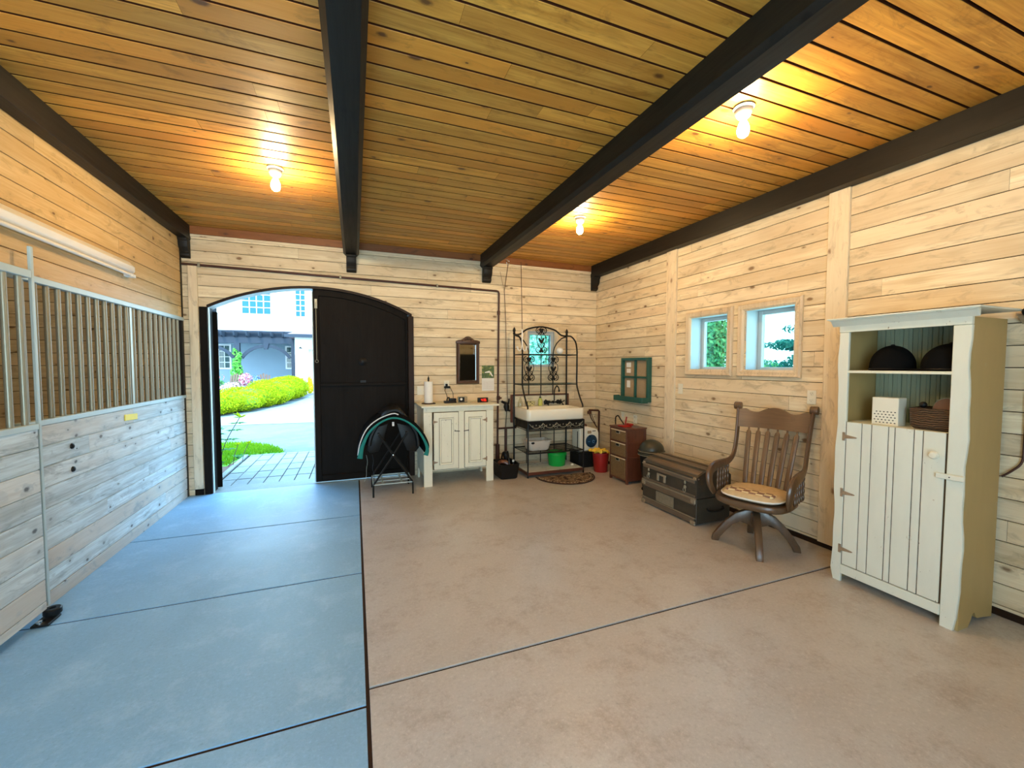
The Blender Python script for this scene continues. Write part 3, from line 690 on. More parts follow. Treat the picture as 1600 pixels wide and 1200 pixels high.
# ------------------------------------------------------------------ electrical plates
def plate(name, label, loc, rz, w=.075, h=.12, kind='outlet', extra=None):
    t = thing(name, label, 'switch' if kind == 'switch' else 'outlet', loc, rz)       # local: plate faces -y
    mb = MB(); mb.box(-w/2, w/2, -.007, 0, -h/2, h/2); mb.build('cover_plate', M['outlet'], parent=t, bevel=.002)
    if kind == 'outlet':
        for z in (.03, -.03):
            mb = MB(); mb.lathe([(.001, 0), (.017, 0), (.016, .003), (.001, .003)], c=(0, -.007, z), n=16, M=Matrix.Rotation(PI/2, 4, 'X')); p = mb.build('socket', M['outlet'], parent=t)
            mb = MB(); mb.box(-.008, -.006, -.0112, -.0102, z-.001, z+.009); mb.box(.006, .008, -.0112, -.0102, z, z+.008); mb.ball((0, -.0105, z-.008), .0025, n=8); mb.build('slots', M['black'], parent=p)
    else:
        n = max(1, round(w/.1*1.6)-0) if w > .08 else 1
        for k in range(n):
            x = (k-(n-1)/2)*.048
            mb = MB(); mb.box(x-.005, x+.005, -.016, -.007, -.004, .012); mb.build('switch_lever', M['white'], parent=t, bevel=.001)
    return t
plate('light_switch', 'double white switch plate behind the paper towel roll', (.925, D-.002, 1.197), 0, .22, .125, 'switch')
plate('wall_outlet', 'white outlet with a black plug above the cream cabinet', (1.232, D-.002, 1.272), 0)
plate('light_switch', 'small ivory switch plate beside the vertical board, left of the windows', (XR-.002, 3.945, 1.268), -PI/2, .07, .125, 'switch')
plate('wall_outlet', 'ivory double outlet above the brown chair', (XR-.002, 2.40, 1.277), -PI/2)
plate('light_switch', 'pale switch plate behind the wicker drawer chest', (XR-.002, 5.09, .80), -PI/2, .07, .125, 'switch')
plate('wall_outlet', 'pale outlet behind the drawer chest, under the green frame', (XR-.002, 4.80, .79), -PI/2)

# ------------------------------------------------------------------ mirror and calendar
t = thing('wall_mirror', 'tall mirror in a carved dark walnut frame on the back wall', 'mirror', (1.545, D-.001, 0)); 
mb = MB(); picture_frame(mb, 0, 0, -.17, .172, 1.28, 1.90, .055, .03, -1); mb.build('frame', M['mirrorframe'], parent=t)
cr = [(-.178, 1.865), (-.178, 1.90), (-.14, 1.915), (-.10, 1.92), (-.07, 1.935), (-.045, 1.955), (-.03, 1.965), (0, 1.972), (.03, 1.965), (.045, 1.955), (.07, 1.935), (.10, 1.92), (.14, 1.915), (.18, 1.90), (.18, 1.865)]
mb = MB(); mb.prism(cr, .034, M=Matrix.Translation((0, -.034, 0)))
for x, z, r in ((0, 1.938, .024), (-.04, 1.925, .016), (.04, 1.925, .016), (-.085, 1.905, .012), (.085, 1.905, .012)): mb.ball((x, -.036, z), r, (1.2, .6, 1), 12)
mb.build('crest', M['mirrorframe'], parent=t, bevel=.005, bseg=2)
mb = MB(); mb.box(-.125, .127, -.012, -.004, 1.325, 1.865); mb.build('glass', M['mirror'], parent=t)
mb = MB(); 
for a, b, c_, d_ in ((-.125, -.117, 1.325, 1.865), (.119, .127, 1.325, 1.865), (-.125, .127, 1.325, 1.333), (-.125, .127, 1.857, 1.865)): mb.box(a, b, -.018, -.012, c_, d_)
mb.build('inner_lip', M['chrome'], parent=t)
def photo_mat():
    t = NT('calendar_photo_green'); tc = t.new('ShaderNodeTexCoord'); n = t.noise(tc.outputs['Object'], 14, 4)
    t.col(t.ramp(n, (.35, (.03, .07, .03)), (.55, (.10, .17, .06)), (.68, (.65, .55, .15)))); return t.m
t = thing('wall_calendar', 'wall calendar with a green photo above a white page, right of the mirror', 'calendar', (1.855, D-.002, 0), 0)
mb = MB(); mb.box(-.095, .095, -.004, 0, 1.36, 1.548); mb.build('photo_page', photo_mat(), parent=t)
mb = MB(); mb.prism([(-.05, 1.45), (.02, 1.47), (.05, 1.44), (.08, 1.385), (.06, 1.385), (.025, 1.44), (-.05, 1.437)], .002, M=Matrix.Translation((0, -.007, 0))); mb.build('photo_branch', M['paper'], parent=t)
mb = MB(); mb.box(-.095, .095, -.005, 0, 1.172, 1.358); pg = mb.build('date_page', M['paper'], parent=t)
mb = MB()
for k in range(1, 6): mb.box(-.08, .08, -.0062, -.0052, 1.185+k*.025, 1.186+k*.025)
for k in range(8): mb.box(-.08+k*.0228, -.079+k*.0228, -.0062, -.0052, 1.19, 1.31)
mb.build('date_grid', M['cork'], parent=pg)

# ------------------------------------------------------------------ cream cabinet against the back wall
CX, CY = .80, 5.20
t = thing('cream_cabinet', 'cream distressed wooden cabinet with two panelled doors against the back wall', 'cabinet', (CX, CY, 0))
W_, Dp = .925, .60
mb = MB(); mb.box(-.03, W_+.075, -.035, .64, 1.012, 1.036); mb.build('cabinet_top', M['creamwarm'], parent=t, bevel=.006, bseg=2)
mb = MB(); mb.box(0, W_, 0, .02, .955, 1.012); mb.box(.45, .525, .001, .02, .205, .955); mb.box(.105, W_-.10, .004, .02, .198, .21)
mb.box(0, .018, .02, Dp, .14, 1.012); mb.box(W_-.018, W_, .02, Dp, .14, 1.012); mb.box(.018, W_-.018, Dp-.015, Dp, .14, 1.012); mb.box(.018, W_-.018, .02, Dp-.015, .20, .215)
mb.build('carcass', M['creamwarm'], parent=t, bevel=.002)
for x0, x1, y0, y1 in ((0, .108, -.004, .02), (W_-.10, W_, -.004, .02)):
    mb = MB(); mb.box(x0, x1, y0, y1, 0, .954); mb.build('leg', M['creamwarm'], parent=t, bevel=.004)
for x0 in (0, W_-.025):
    mb = MB(); mb.box(x0-.001, x0+.026, Dp-.09, Dp+.001, 0, .18); mb.build('leg', M['creamwarm'], parent=t, bevel=.004)
def pdoor(x0, x1, hinge_left):
    d = MB(); d.box(x0+.003, x1-.003, -.010, .012, .215, .945); o = d.build('door', M['creamwarm'], parent=t, bevel=.003)
    mb = MB(); mb.box(x0-.003, x1+.003, .0, .013, .209, .951); mb.build('door_gap_shade', M['gapshade'], parent=o)  # dark sheet behind the door draws the shaded gap round it
    cx = (x0+x1)/2; w = .078
    mb = MB(); picture_frame(mb, 0, -.010, cx-w-.012, cx+w+.012, .275, .875, .022, .016, -1); mb.build('door_panel', M['creamwarm'], parent=o)
    mb = MB(); picture_frame(mb, 0, -.0095, cx-w-.015, cx+w+.015, .272, .878, .004, .003, -1); picture_frame(mb, 0, -.0095, cx-w+.009, cx+w-.009, .296, .854, .004, .003, -1); mb.build('moulding_shade_line', M['gapshade'], parent=o)  # thin brown lines paint contact shade along the panel moulding
    s_ = 1 if hinge_left else -1; xk = (x1-.03) if hinge_left else (x0+.03); xe = x1 if hinge_left else x0
    mb = MB(); mb.lathe([(.001, 0), (.007, 0), (.007, .012), (.014, .020), (.013, .028), (.001, .032)], c=(xk, -.010, .80), n=14, M=Matrix.Rotation(PI/2, 4, 'X')); mb.build('knob', M['creamwarm'], parent=o)
    mb = MB(); mb.tube([(xk-.02*s_, -.02, .705), (xe+.012*s_, -.02, .698)], .005, 6); mb.ball((xk-.02*s_, -.018, .705), .008, n=8); mb.build('door_hook', M['iron'], parent=o)
    xh = x0 if hinge_left else x1
    for z in (.83, .31):
        mb = MB(); mb.box(min(xh, xh-.012*s_), max(xh, xh-.012*s_), -.014, -.010, z-.03, z+.03); mb.prism([(xh, z+.018), (xh+.05*s_, z+.004), (xh+.055*s_, z), (xh+.05*s_, z-.004), (xh, z-.018)], .003, M=Matrix.Translation((0, -.0135, 0))); mb.build('hinge', M['hinge'], parent=o)
pdoor(.125, .448, True); pdoor(.527, .822, False)
# things on the cream cabinet
ZT = 1.036
t = thing('paper_towel_holder', 'white paper towel roll on an upright holder at the left end of the cream cabinet', 'paper towels', (.915, 5.50, ZT))
mb = MB(); mb.lathe([(.001, 0), (.092, 0), (.095, .006), (.085, .012), (.001, .014)], n=28); mb.build('holder_base', M['iron'], parent=t)
mb = MB(); mb.lathe([(.001, .012), (.055, .012), (.057, .02), (.057, .29), (.055, .297), (.001, .297)], n=28); mb.build('paper_roll', M['paper'], parent=t)
mb = MB(); mb.tube([(0, 0, .014), (0, 0, .335)], .006, 8); mb.lathe([(.001, .30), (.015, .305), (.010, .32), (.014, .335), (.008, .355), (.001, .375)], n=14); mb.build('finial_post', M['iron'], parent=t)
t = thing('battery_charger', 'black battery charger with cords plugged into the wall above the cream cabinet', 'charger', (1.215, 5.52, ZT))
mb = MB(); mb.box(-.085, .075, -.04, .05, 0, .03); mb.box(-.02, .075, -.035, .05, .03, .062); mb.tube([(-.05, 0, .03), (-.04, 0, .075), (-.01, 0, .07)], .01, 8); mb.build('charger_body', M['black'], parent=t, bevel=.005, bseg=2)
mb = MB(); mb.tube([(.05, .05, .05), (.07, .15, .12), (.05, .27, .21), (0, .29, .195)], .004, 6); mb.tube([(-.03, .05, .05), (-.02, .15, .10), (-.02, .28, .16), (.0, .29, .195)], .004, 6); mb.build('cord', M['black'], parent=t)
mb = MB(); mb.box(-.025, .06, .265, .315, .185, .215); mb.box(-.005, .025, .28, .315, .215, .25); mb.build('plug', M['black'], parent=t, bevel=.005)
t = thing('desk_radio', 'small silver and black clock radio with a round dial on the cream cabinet', 'radio', (1.375, 5.50, ZT))
mb = MB(); mb.box(-.06, .065, -.03, .03, .004, .085); mb.build('radio_body', M['barmetal'], parent=t, bevel=.006, bseg=2)
mb = MB(); mb.box(-.055, .022, -.033, -.029, .012, .078); mb.build('front_face', M['black'], parent=t)
mb = MB(); mb.lathe([(.001, 0), (.017, 0), (.016, .006), (.001, .007)], c=(-.022, -.033, .052), n=18, M=Matrix.Rotation(PI/2, 4, 'X')); mb.build('dial', M['paper'], parent=t)
mb = MB(); mb.box(.026, .06, -.033, -.029, .02, .07); mb.build('speaker_grille', M['cork'], parent=t)
t = thing('digital_clock', 'black digital clock with red numerals at the right end of the cabinet top', 'clock', (1.66, 5.47, ZT))
mb = MB(); mb.box(-.073, .073, -.02, .025, 0, .066); mb.build('clock_case', M['black'], parent=t, bevel=.005, bseg=2)
SEG = {'4': 'fgbc', '3': 'abgcd', '5': 'afgcd', ':': ':'}
mb = MB(); x = -.030
def seg(mb, ch, x, z, w, h):
    q = .0035
    S = {'a': (0, w, h-q, h), 'g': (0, w, h/2-q/2, h/2+q/2), 'd': (0, w, 0, q), 'f': (0, q, h/2, h), 'b': (w-q, w, h/2, h), 'e': (0, q, 0, h/2), 'c': (w-q, w, 0, h/2)}
    if ch == ':':
        for zz in (h*.3, h*.65): mb.box(x, x+q, -.0215, -.0203, z+zz, z+zz+q)
        return .009
    for k in SEG[ch]: a, b, c_, d_ = S[k]; mb.box(x+a, x+b, -.0215, -.0203, z+c_, z+d_)
    return w+.006
for ch in '4:35': x += seg(mb, ch, x, .018, .017, .032)
mb.build('red_numerals', emit('red_led', (1, .03, .01), 1.6), parent=t)
mb = MB(); mb.tube([(-.04, 0, .004), (.0, .01, .006), (.04, -.005, .004)], .006, 8, sq=(1.6, .6)); o = mb.build('small_tool', M['goldframe']); o.location = (1.515, 5.46, ZT+.001); tag(o, 'small tan object lying between the radio and the digital clock', 'small item')

# ------------------------------------------------------------------ saddle on folding stand
t = thing('folding_saddle_stand', 'black folding metal saddle stand with wire shelf in front of the closed door leaf', 'saddle stand', (.41, 5.2, 0))
for y in (-.20, .24):
    for s_ in (-1, 1):
        mb = MB(); xs = .226*s_
        mb.tube([(xs, y, 0), (xs, y, .135), (xs*.96, y, .16), (0, y+.008*s_, .49), (-.16*s_, y+.008*s_, .74)], .011, 8); mb.build('leg', M['iron'], parent=t)
for s_ in (-1, 1):
    mb = MB(); mb.tube([(-.16*s_, -.21, .745), (-.16*s_, .28, .745)], .013, 8); mb.build('top_rail', M['iron'], parent=t)
mb = MB(); mb.ball((0, -.215, .49), .012, (1, .5, 1), 10); mb.build('pivot_bolt', M['chrome'], parent=t)
mb = MB()
for y in (-.205, -.06, .09, .24): mb.tube([(-.225, y, .15), (.225, y, .15)], .006 if y < .2 else .009, 6)
for x in (-.12, .10): mb.bar((x, -.205, .152), (x, .24, .152), .022, .005)
for x in (-.225, .225): mb.tube([(x, -.205, .15), (x, .24, .15)], .006, 6)
mb.build('wire_shelf', M['galv'], parent=t)
def spline(pts, n=6):
    P_ = [Vector(p) for p in pts]; out = []
    for i in range(len(P_)-1):
        a, b, c_, d_ = P_[max(i-1, 0)], P_[i], P_[i+1], P_[min(i+2, len(P_)-1)]
        for k in range(n):
            s_ = k/n; out.append(.5*((2*b)+(-a+c_)*s_+(2*a-5*b+4*c_-d_)*s_*s_+(-a+3*b-3*c_+d_)*s_**3))
    out.append(P_[-1]); return out
def arch_sheet(mb, pts, y0, y1, th, mi=0, drop=0):
    """thick bent sheet: outline pts in (x,z), run in y; rounded ends"""
    pl = spline([(p[0], 0, p[1]) for p in pts], 5); n = len(pl); ys_ = [y0, y0+.02, (y0+y1)/2, y1-.02, y1]; v = []
    for j_, y in enumerate(ys_):
        k = th*(.45 if j_ in (0, 4) else 1)
        for i in range(n):
            tg = (pl[min(i+1, n-1)]-pl[max(i-1, 0)]).normalized(); nn = Vector((-tg.z, 0, tg.x))
            v.append(pl[i]+nn*k/2+Vector((0, y, 0))); v.append(pl[i]-nn*k/2+Vector((0, y, 0)))
    F = []
    for j_ in range(4):
        for i in range(n-1):
            a = (j_*n+i)*2; b = ((j_+1)*n+i)*2
            F += [(a, a+2, b+2, b), (a+1, b+1, b+3, a+3)]
        a = j_*n*2; b = (j_+1)*n*2; F.append((a, b, b+1, a+1)); a += 2*n-2; b += 2*n-2; F.append((a, a+1, b+1, b))
    for j_ in (0, 4):
        for i in range(n-1):
            a = (j_*n+i)*2; F.append((a, a+1, a+3, a+2) if j_ == 0 else (a, a+2, a+3, a+1))
    return mb.poly(v, F, mi)
SP = [(-.375, .52), (-.345, .66), (-.27, .81), (-.15, .915), (-.01, .965), (.13, .93), (.26, .83), (.35, .70), (.395, .58), (.375, .50)]
t = thing('saddle_pad', 'black saddle pad with teal edging draped over the folding stand', 'saddle pad', (.41, 5.2, 0))
mb = MB(); arch_sheet(mb, SP, -.27, .30, .045); mb.build('pad', M['blackcloth'], parent=t)
mb = MB(); q = spline([(x*.985, -.285, z-.026) for x, z in SP], 5); n = len(q)
mb.tube(q, [.011+.020*abs(2*i/(n-1)-1)**3 for i in range(n)], 10, sq=(.45, 1)); mb.build('teal_edge', M['teal'], parent=t)
mb = MB(); q = spline([(-.39, -.268, .53), (-.365, -.268, .665), (-.29, -.268, .825), (-.165, -.268, .93), (-.01, -.268, .988), (.06, -.268, .972)], 5); mb.tube(q, .007, 6); mb.build('white_piping', M['whitecloth'], parent=t)
t = thing('riding_saddle', 'black riding saddle lying over the teal-edged pad on the stand', 'saddle', (.41, 5.2, 0))
mb = MB(); arch_sheet(mb, [(-.27, .60), (-.24, .72), (-.16, .86), (-.06, .975), (.0, 1.0), (.08, .985), (.17, .88), (.27, .72), (.30, .56)], -.20, .28, .05)
bmv = mb.bm.verts
for v in bmv: v.co.z += .03*max(0, v.co.y/.28)**2 + .015*max(0, -v.co.y/.2)
mb.build('saddle_seat', M['black'], parent=t)
for s_ in (-1, 1):
    mb = MB(); mb.prism([(.05, .86), (.19, .82), (.29, .68), (.31, .55), (.27, .50), (.17, .52), (.10, .68)] if s_ > 0 else [(-.05, .86), (-.19, .82), (-.27, .68), (-.29, .56), (-.25, .52), (-.16, .54), (-.10, .68)], .02, M=Matrix.Translation((0, -.16, 0))); mb.build('saddle_flap', M['black'], parent=t, bevel=.006, bseg=2)
for x0, x1, z1 in ((-.30, -.325, .215), (-.235, -.22, .17)):
    mb = MB(); mb.tube(spline([(x0, -.24, .52), (x0+.012, -.25, .44), (x0, -.25, .36), ((x0+x1)/2+.01, -.25, .28), (x1, -.25, z1)]), .006, 6, sq=(1.6, .5)); mb.build('strap', M['barmetal'] if x0 < -.25 else M['black'], parent=t)
mb = MB(); mb.box(-.012, .012, -.262, -.25, .84, .89); mb.build('girth_tab', M['whitecloth'], parent=t, bevel=.003)

# ------------------------------------------------------------------ sink stand with arched iron rack
SX0, SX1, SYF, SYB = 2.185, 3.08, 5.11, 5.63
t = thing('iron_sink_rack', 'black wrought iron washstand with arched scrollwork rack holding the white sink', 'iron rack', (2.63, 5.4, 0)); inv = rel((2.63, 5.4, 0))
I = M['iron']
for x in (SX0+.012, SX1-.012):
    mb = MB(); mb.tube([(x, SYF+.012, 0), (x, SYF+.012, .775)], .011, 8); att(mb.build('leg', I), t, inv)
    mb = MB(); mb.tube([(x, SYB+.02, 0), (x, SYB+.02, 2.03)], .0125, 10); mb.lathe([(.012, 2.0), (.02, 2.02), (.014, 2.035), (.022, 2.06), (.017, 2.085), (.001, 2.115)], c=(x, SYB+.02, 0), n=14); att(mb.build('post', I), t, inv)
    mb = MB(); q = spline([(x, SYB+.015, 2.0), (x, SYB-.12, 1.985), (x, SYB-.25, 1.90), (x, SYB-.295, 1.78), (x, SYB-.30, 1.70)], 5)+spline([(x, SYB-.30, 1.5), (x, SYB-.30, 1.28), (x+.005, SYB-.33, 1.18), (x+.015, SYB-.385, 1.06), (x+.028, SYB-.42, .985), (x+.03, SYB-.425, .944)], 5)
    mb.tube(q, .0115, 10); att(mb.build('curved_side', I), t, inv)
yb2 = SYB+.02; xl, xr_ = SX0+.012, SX1-.012; xm = (xl+xr_)/2
mb = MB(); mb.tube(spline([(xl, yb2, 2.0), (xl+.10, yb2, 2.015), (xm-.22, yb2, 2.09), (xm, yb2, 2.13), (xm+.22, yb2, 2.09), (xr_-.10, yb2, 2.015), (xr_, yb2, 2.0)], 6), .0125, 10); att(mb.build('arched_top', I), t, inv)
for s_, x in ((1, xl), (-1, xr_)):
    mb = MB(); mb.tube(spline([(x, yb2-.002, 1.995), (x+.10*s_, yb2-.002, 1.955), (x+.19*s_, yb2-.002, 1.86), (x+.232*s_, yb2-.002, 1.74), (x+.234*s_, yb2-.002, 1.55)], 5)+[(x+.234*s_, yb2-.002, 1.11)], .009, 8); att(mb.build('inner_arch', I), t, inv)
mb = MB(); mb.tube([(xm, yb2, 2.125), (xm, yb2, 1.72)], .006, 6); mb.tube([(xm, yb2, 1.70), (xm, yb2, 1.11)], .008, 6); att(mb.build('centre_bar', I), t, inv)
def spiral(mb, cx, cz, r, a0, turns, sgn, y, th=.0055):
    n = 14; pts = []
    for i in range(n+1):
        a = a0+sgn*turns*2*PI*i/n; rr = r*(1-.8*i/n); pts.append((cx+rr*math.cos(a), y, cz+rr*math.sin(a)))
    mb.tube(pts, [th*(1-.3*i/n) for i in range(n+1)], 6)
def scroll(cx, z0, z1, y, w):
    mb = MB(); h = z1-z0
    for s_ in (-1, 1):
        spiral(mb, cx+s_*w*.52, z1-.055, w*.58, PI/2, 1.5, -s_, y, .0075); spiral(mb, cx+s_*w*.52, z0+.055, w*.60, -PI/2, 1.5, s_, y, .0075); spiral(mb, cx+s_*w*.40, z0+.33*h, w*.34, -PI/2, 1.2, s_, y, .006); spiral(mb, cx+s_*w*.30, z0+.72*h, w*.25, PI/2, 1.2, -s_, y, .005)
        mb.tube(spline([(cx+s_*w*.3, y, z1-.09), (cx+s_*w*.8, y, z1-.35*h), (cx+s_*w*.85, y, z0+.45*h), (cx+s_*w*.25, y, z0+.22*h)], 5), .005, 6)
        # leaf blades
        mb.prism([(cx, z0+.36*h), (cx+s_*w*.25, z0+.40*h), (cx+s_*w*.6, z0+.55*h), (cx+s_*w*.35, z0+.60*h), (cx+s_*w*.12, z0+.52*h), (cx, z0+.48*h)], .006, M=Matrix.Translation((0, y-.003, 0)))
        mb.prism([(cx, z1-.10), (cx+s_*w*.25, z1-.075), (cx+s_*w*.45, z1-.05), (cx+s_*w*.35, z1-.015), (cx+s_*w*.15, z1-.02), (cx, z1-.03)], .006, M=Matrix.Translation((0, y-.003, 0)))
        mb.prism([(cx, z0+.02), (cx+s_*w*.3, z0+.0), (cx+s_*w*.45, z0+.03), (cx+s_*w*.25, z0+.05), (cx, z0+.09)], .006, M=Matrix.Translation((0, y-.003, 0)))
    att(mb.build('scrollwork', I), t, inv)
scroll(xm, 1.735, 2.125, yb2-.008, .085); scroll(xl+.234, 1.315, 1.69, yb2-.012, .085); scroll(xr_-.234, 1.315, 1.69, yb2-.012, .085)
for z in (1.705, 1.275):
    mb = MB(); y_f = SYB-.30
    mb.tube([(xl, yb2, z), (xl, y_f, z), (xr_, y_f, z), (xr_, yb2, z)], .007, 8); mb.tube([(xl, yb2-.01, z), (xr_, yb2-.01, z)], .006, 8); att(mb.build('shelf_rail', I), t, inv)
    mb = MB(); mb.box(xl+.012, xr_-.012, y_f+.008, yb2-.022, z+.003, z+.010); att(mb.build('glass_shelf', glass_mat('shelf_glass', (.80, .93, .90), .16)), t, inv)
# apron with garlands
mb = MB()
for z in (.775, .655):
    mb.tube([(SX0+.01, SYF+.01, z), (SX1-.01, SYF+.01, z), (SX1-.01, SYB+.01, z), (SX0+.01, SYB+.01, z)], .009, 8, closed=True)
mb.box(SX0+.02, SX1-.02, SYF+.022, SYF+.026, .665, .768); mb.box(SX0+.024, SX0+.028, SYF+.03, SYB, .665, .768); att(mb.build('apron', I), t, inv)
mb = MB(); nG = 4; wG = (SX1-SX0-.06)/nG
for k in range(nG):
    x0 = SX0+.03+k*wG
    mb.tube(spline([(x0, SYF+.012, .75), (x0+wG*.25, SYF+.010, .70), (x0+wG*.5, SYF+.008, .685), (x0+wG*.75, SYF+.010, .70), (x0+wG, SYF+.012, .75)], 4), .005, 6)
    for dx, dz in ((.0, .70), (.02, .685), (-.02, .69), (0, .725), (.03, .705)):
        mb.ball((x0+wG+dx-.01 if k < nG-1 else x0+wG+dx-.03, SYF+.012, dz), .009, (1.3, .5, .8), 8)
    for dx in (-.05, 0, .05): mb.ball((x0+wG*.5+dx, SYF+.014, .725-abs(dx)*.2), .009, (1, .5, 1.3), 8)
att(mb.build('garland', M['barmetal']), t, inv)
mb = MB()
for x in (2.40, 2.63, 2.86): mb.tube([(x, SYB+.02, .05), (x, SYB+.02, .66)], .007, 6)
att(mb.build('back_bars', I), t, inv)
mb = MB(); mb.tube([(SX0+.012, SYF+.012, .335), (SX1-.012, SYF+.012, .335), (SX1-.012, SYB+.02, .335), (SX0+.012, SYB+.02, .335)], .009, 8, closed=True)
for k in range(1, 9): y = SYF+.012+k*(SYB-SYF)/9; mb.tube([(SX0+.012, y, .335), (SX1-.012, y, .335)], .004, 6)
att(mb.build('middle_shelf', I), t, inv)
mb = MB(); mb.box(SX0+.02, SX1-.02, SYF+.02, SYB+.01, .062, .078); att(mb.build('bottom_shelf', M['stall']), t, inv)
mb = MB(); mb.box(SX0+.01, SX1-.01, SYF+.004, SYF+.02, .04, .078); mb.box(SX0+.004, SX0+.02, SYF+.01, SYB, .04, .078); att(mb.build('bottom_rail', M['mahogany']), t, inv)
# sink
t = thing('farmhouse_sink', 'cream porcelain farmhouse sink with rounded corner standing on the iron rack', 'sink', (2.63, 5.37, .785)); inv = rel((2.63, 5.37, .785))
def rrect(x0, x1, y0, y1, r, z, n=5):
    out = []
    for cx, cy, a in ((x1-r, y0+r, -PI/2), (x1-r, y1-r, 0), (x0+r, y1-r, PI/2), (x0+r, y0+r, PI)):
        for k in range(n+1): aa = a+PI/2*k/n; out.append((cx+r*math.cos(aa), cy+r*math.sin(aa), z))
    return out
mb = MB(); rings = [rrect(SX0+.012, SX1-.012, SYF+.012, SYB-.012, .05, .785), rrect(SX0, SX1, SYF, SYB, .06, .80), rrect(SX0-.002, SX1+.002, SYF-.002, SYB+.002, .06, .935), rrect(SX0+.006, SX1-.006, SYF+.006, SYB-.006, .055, .945),
    rrect(SX0+.045, SX1-.045, SYF+.045, SYB-.09, .045, .943), rrect(SX0+.055, SX1-.055, SYF+.055, SYB-.10, .045, .93), rrect(SX0+.075, SX1-.075, SYF+.075, SYB-.115, .05, .825), rrect(SX0+.12, SX1-.12, SYF+.12, SYB-.15, .05, .812)]
n = len(rings[0]); v = [p for r in rings for p in r]; F = [tuple(range(n-1, -1, -1)), tuple(range((len(rings)-1)*n, len(rings)*n))]
for i in range(len(rings)-1):
    for k in range(n): F.append((i*n+k, i*n+(k+1) % n, (i+1)*n+(k+1) % n, (i+1)*n+k))
mb.poly(v, F); att(mb.build('basin', M['porcelain'], ang=60), t, inv)
mb = MB(); mb.lathe([(.001, .813), (.03, .813), (.032, .817), (.02, .818), (.001, .816)], c=(2.63, 5.36, 0), n=18); att(mb.build('drain', M['chrome']), t, inv)
t = thing('sink_backsplash', 'whitewashed board splashback with red-brown edging behind the sink', 'splashback', (2.64, 5.66, .70)); inv = rel((2.64, 5.66, .70))
mb = MB(); mb.box(2.185, 3.10, 5.678, 5.695, .72, 1.095); att(mb.build('panel', M['trimboard']), t, inv)
mb = MB(); mb.box(2.155, 2.187, 5.665, 5.70, .70, 1.115); mb.box(3.098, 3.122, 5.665, 5.70, .70, 1.115); mb.box(2.187, 3.098, 5.665, 5.70, 1.095, 1.118); att(mb.build('edging', M['mahogany'], bevel=.003), t, inv)
# faucet
t = thing('bridge_faucet', 'black wall-mounted bridge faucet with cross handles and tall spout over the sink', 'faucet', (2.83, 5.66, .99)); Bk = M['black']
for s_ in (-1, 1):
    mb = MB(); mb.lathe([(.001, 0), (.034, 0), (.034, .008), (.02, .015), (.018, .05), (.03, .055), (.03, .075), (.001, .08)], c=(s_*.105, .014, 0), n=16, M=Matrix.Rotation(PI/2, 4, 'X')); mb.build('valve', Bk, parent=t)
    mb = MB()
    for k in range(4):
        a = k*PI/2+.5; mb.tube([(s_*.125, -.075, 0), (s_*.125+.045*math.cos(a), -.08, .045*math.sin(a))], [.006, .009], 8); mb.ball((s_*.125+.048*math.cos(a), -.08, .048*math.sin(a)), .009, n=8)
    mb.build('cross_handle', Bk, parent=t)
mb = MB(); mb.tube([(-.105, -.03, .0), (.105, -.03, .0)], .012, 10); mb.ball((0, -.03, 0), .024, n=14); mb.build('bridge', Bk, parent=t)
mb = MB(); mb.ball((-.03, -.06, -.02), .014, n=10); mb.build('side_cap', M['chrome'], parent=t)
mb = MB(); mb.tube(spline([(.02, -.03, .02), (.02, -.03, .15), (.025, -.045, .21), (.035, -.08, .245), (.05, -.11, .225), (.055, -.12, .18)], 5), .0085, 10); mb.ball((.035, -.085, .25), .012, n=10); mb.lathe([(.012, .16), (.014, .19), (.009, .195)], c=(.055, -.12, 0), n=10); mb.build('spout', Bk, parent=t)
t = thing('soap_dispenser', 'yellow-green soap bottle with black pump on the sink rim', 'soap dispenser', (2.60, 5.60, .946))
mb = MB(); mb.lathe([(.001, 0), (.03, 0), (.033, .01), (.031, .085), (.026, .10), (.014, .108), (.013, .118), (.001, .118)], n=20); mb.build('bottle', plain('yellow_soap_bottle', (.55, .58, .14), .25), parent=t)
mb = MB(); mb.lathe([(.001, .118), (.015, .118), (.015, .135), (.005, .138), (.005, .165), (.001, .165)], n=14); mb.tube([(0, 0, .165), (.0, -.005, .172), (.03, -.01, .170)], .006, 8); mb.build('pump', Bk, parent=t)
t = thing('floral_soap_dish', 'square cream dish with dark floral pattern on the left of the sink rim', 'soap dish', (2.43, 5.595, .946))
mb = MB()
for (z, s_) in ((0, .055), (.006, .062), (.07, .078), (.072, .072), (.02, .05)): pass
rings = [rrect(-.055, .055, -.025, .025, .012, 0), rrect(-.062, .062, -.028, .028, .014, .006), rrect(-.078, .078, -.034, .034, .014, .07), rrect(-.072, .072, -.029, .029, .012, .07), rrect(-.055, .055, -.022, .022, .01, .012)]
n = len(rings[0]); v = [p for r in rings for p in r]; F = [tuple(range(n-1, -1, -1)), tuple(range((len(rings)-1)*n, len(rings)*n))]
for i in range(len(rings)-1):
    for k in range(n): F.append((i*n+k, i*n+(k+1) % n, (i+1)*n+(k+1) % n, (i+1)*n+k))
def floral():
    t_ = NT('floral_dish_glaze'); tc = t_.new('ShaderNodeTexCoord'); n_ = t_.noise(tc.outputs['Object'], 45, 2); t_.col(t_.ramp(n_, (.42, (.06, .03, .01)), (.5, (.70, .60, .30)))); t_.rough(.25); return t_.m
mb.poly(v, F); mb.build('dish', floral(), parent=t)
t = thing('glass_bottle', 'clear plastic bottle at the far left of the sink rim', 'bottle', (2.275, 5.60, .946))
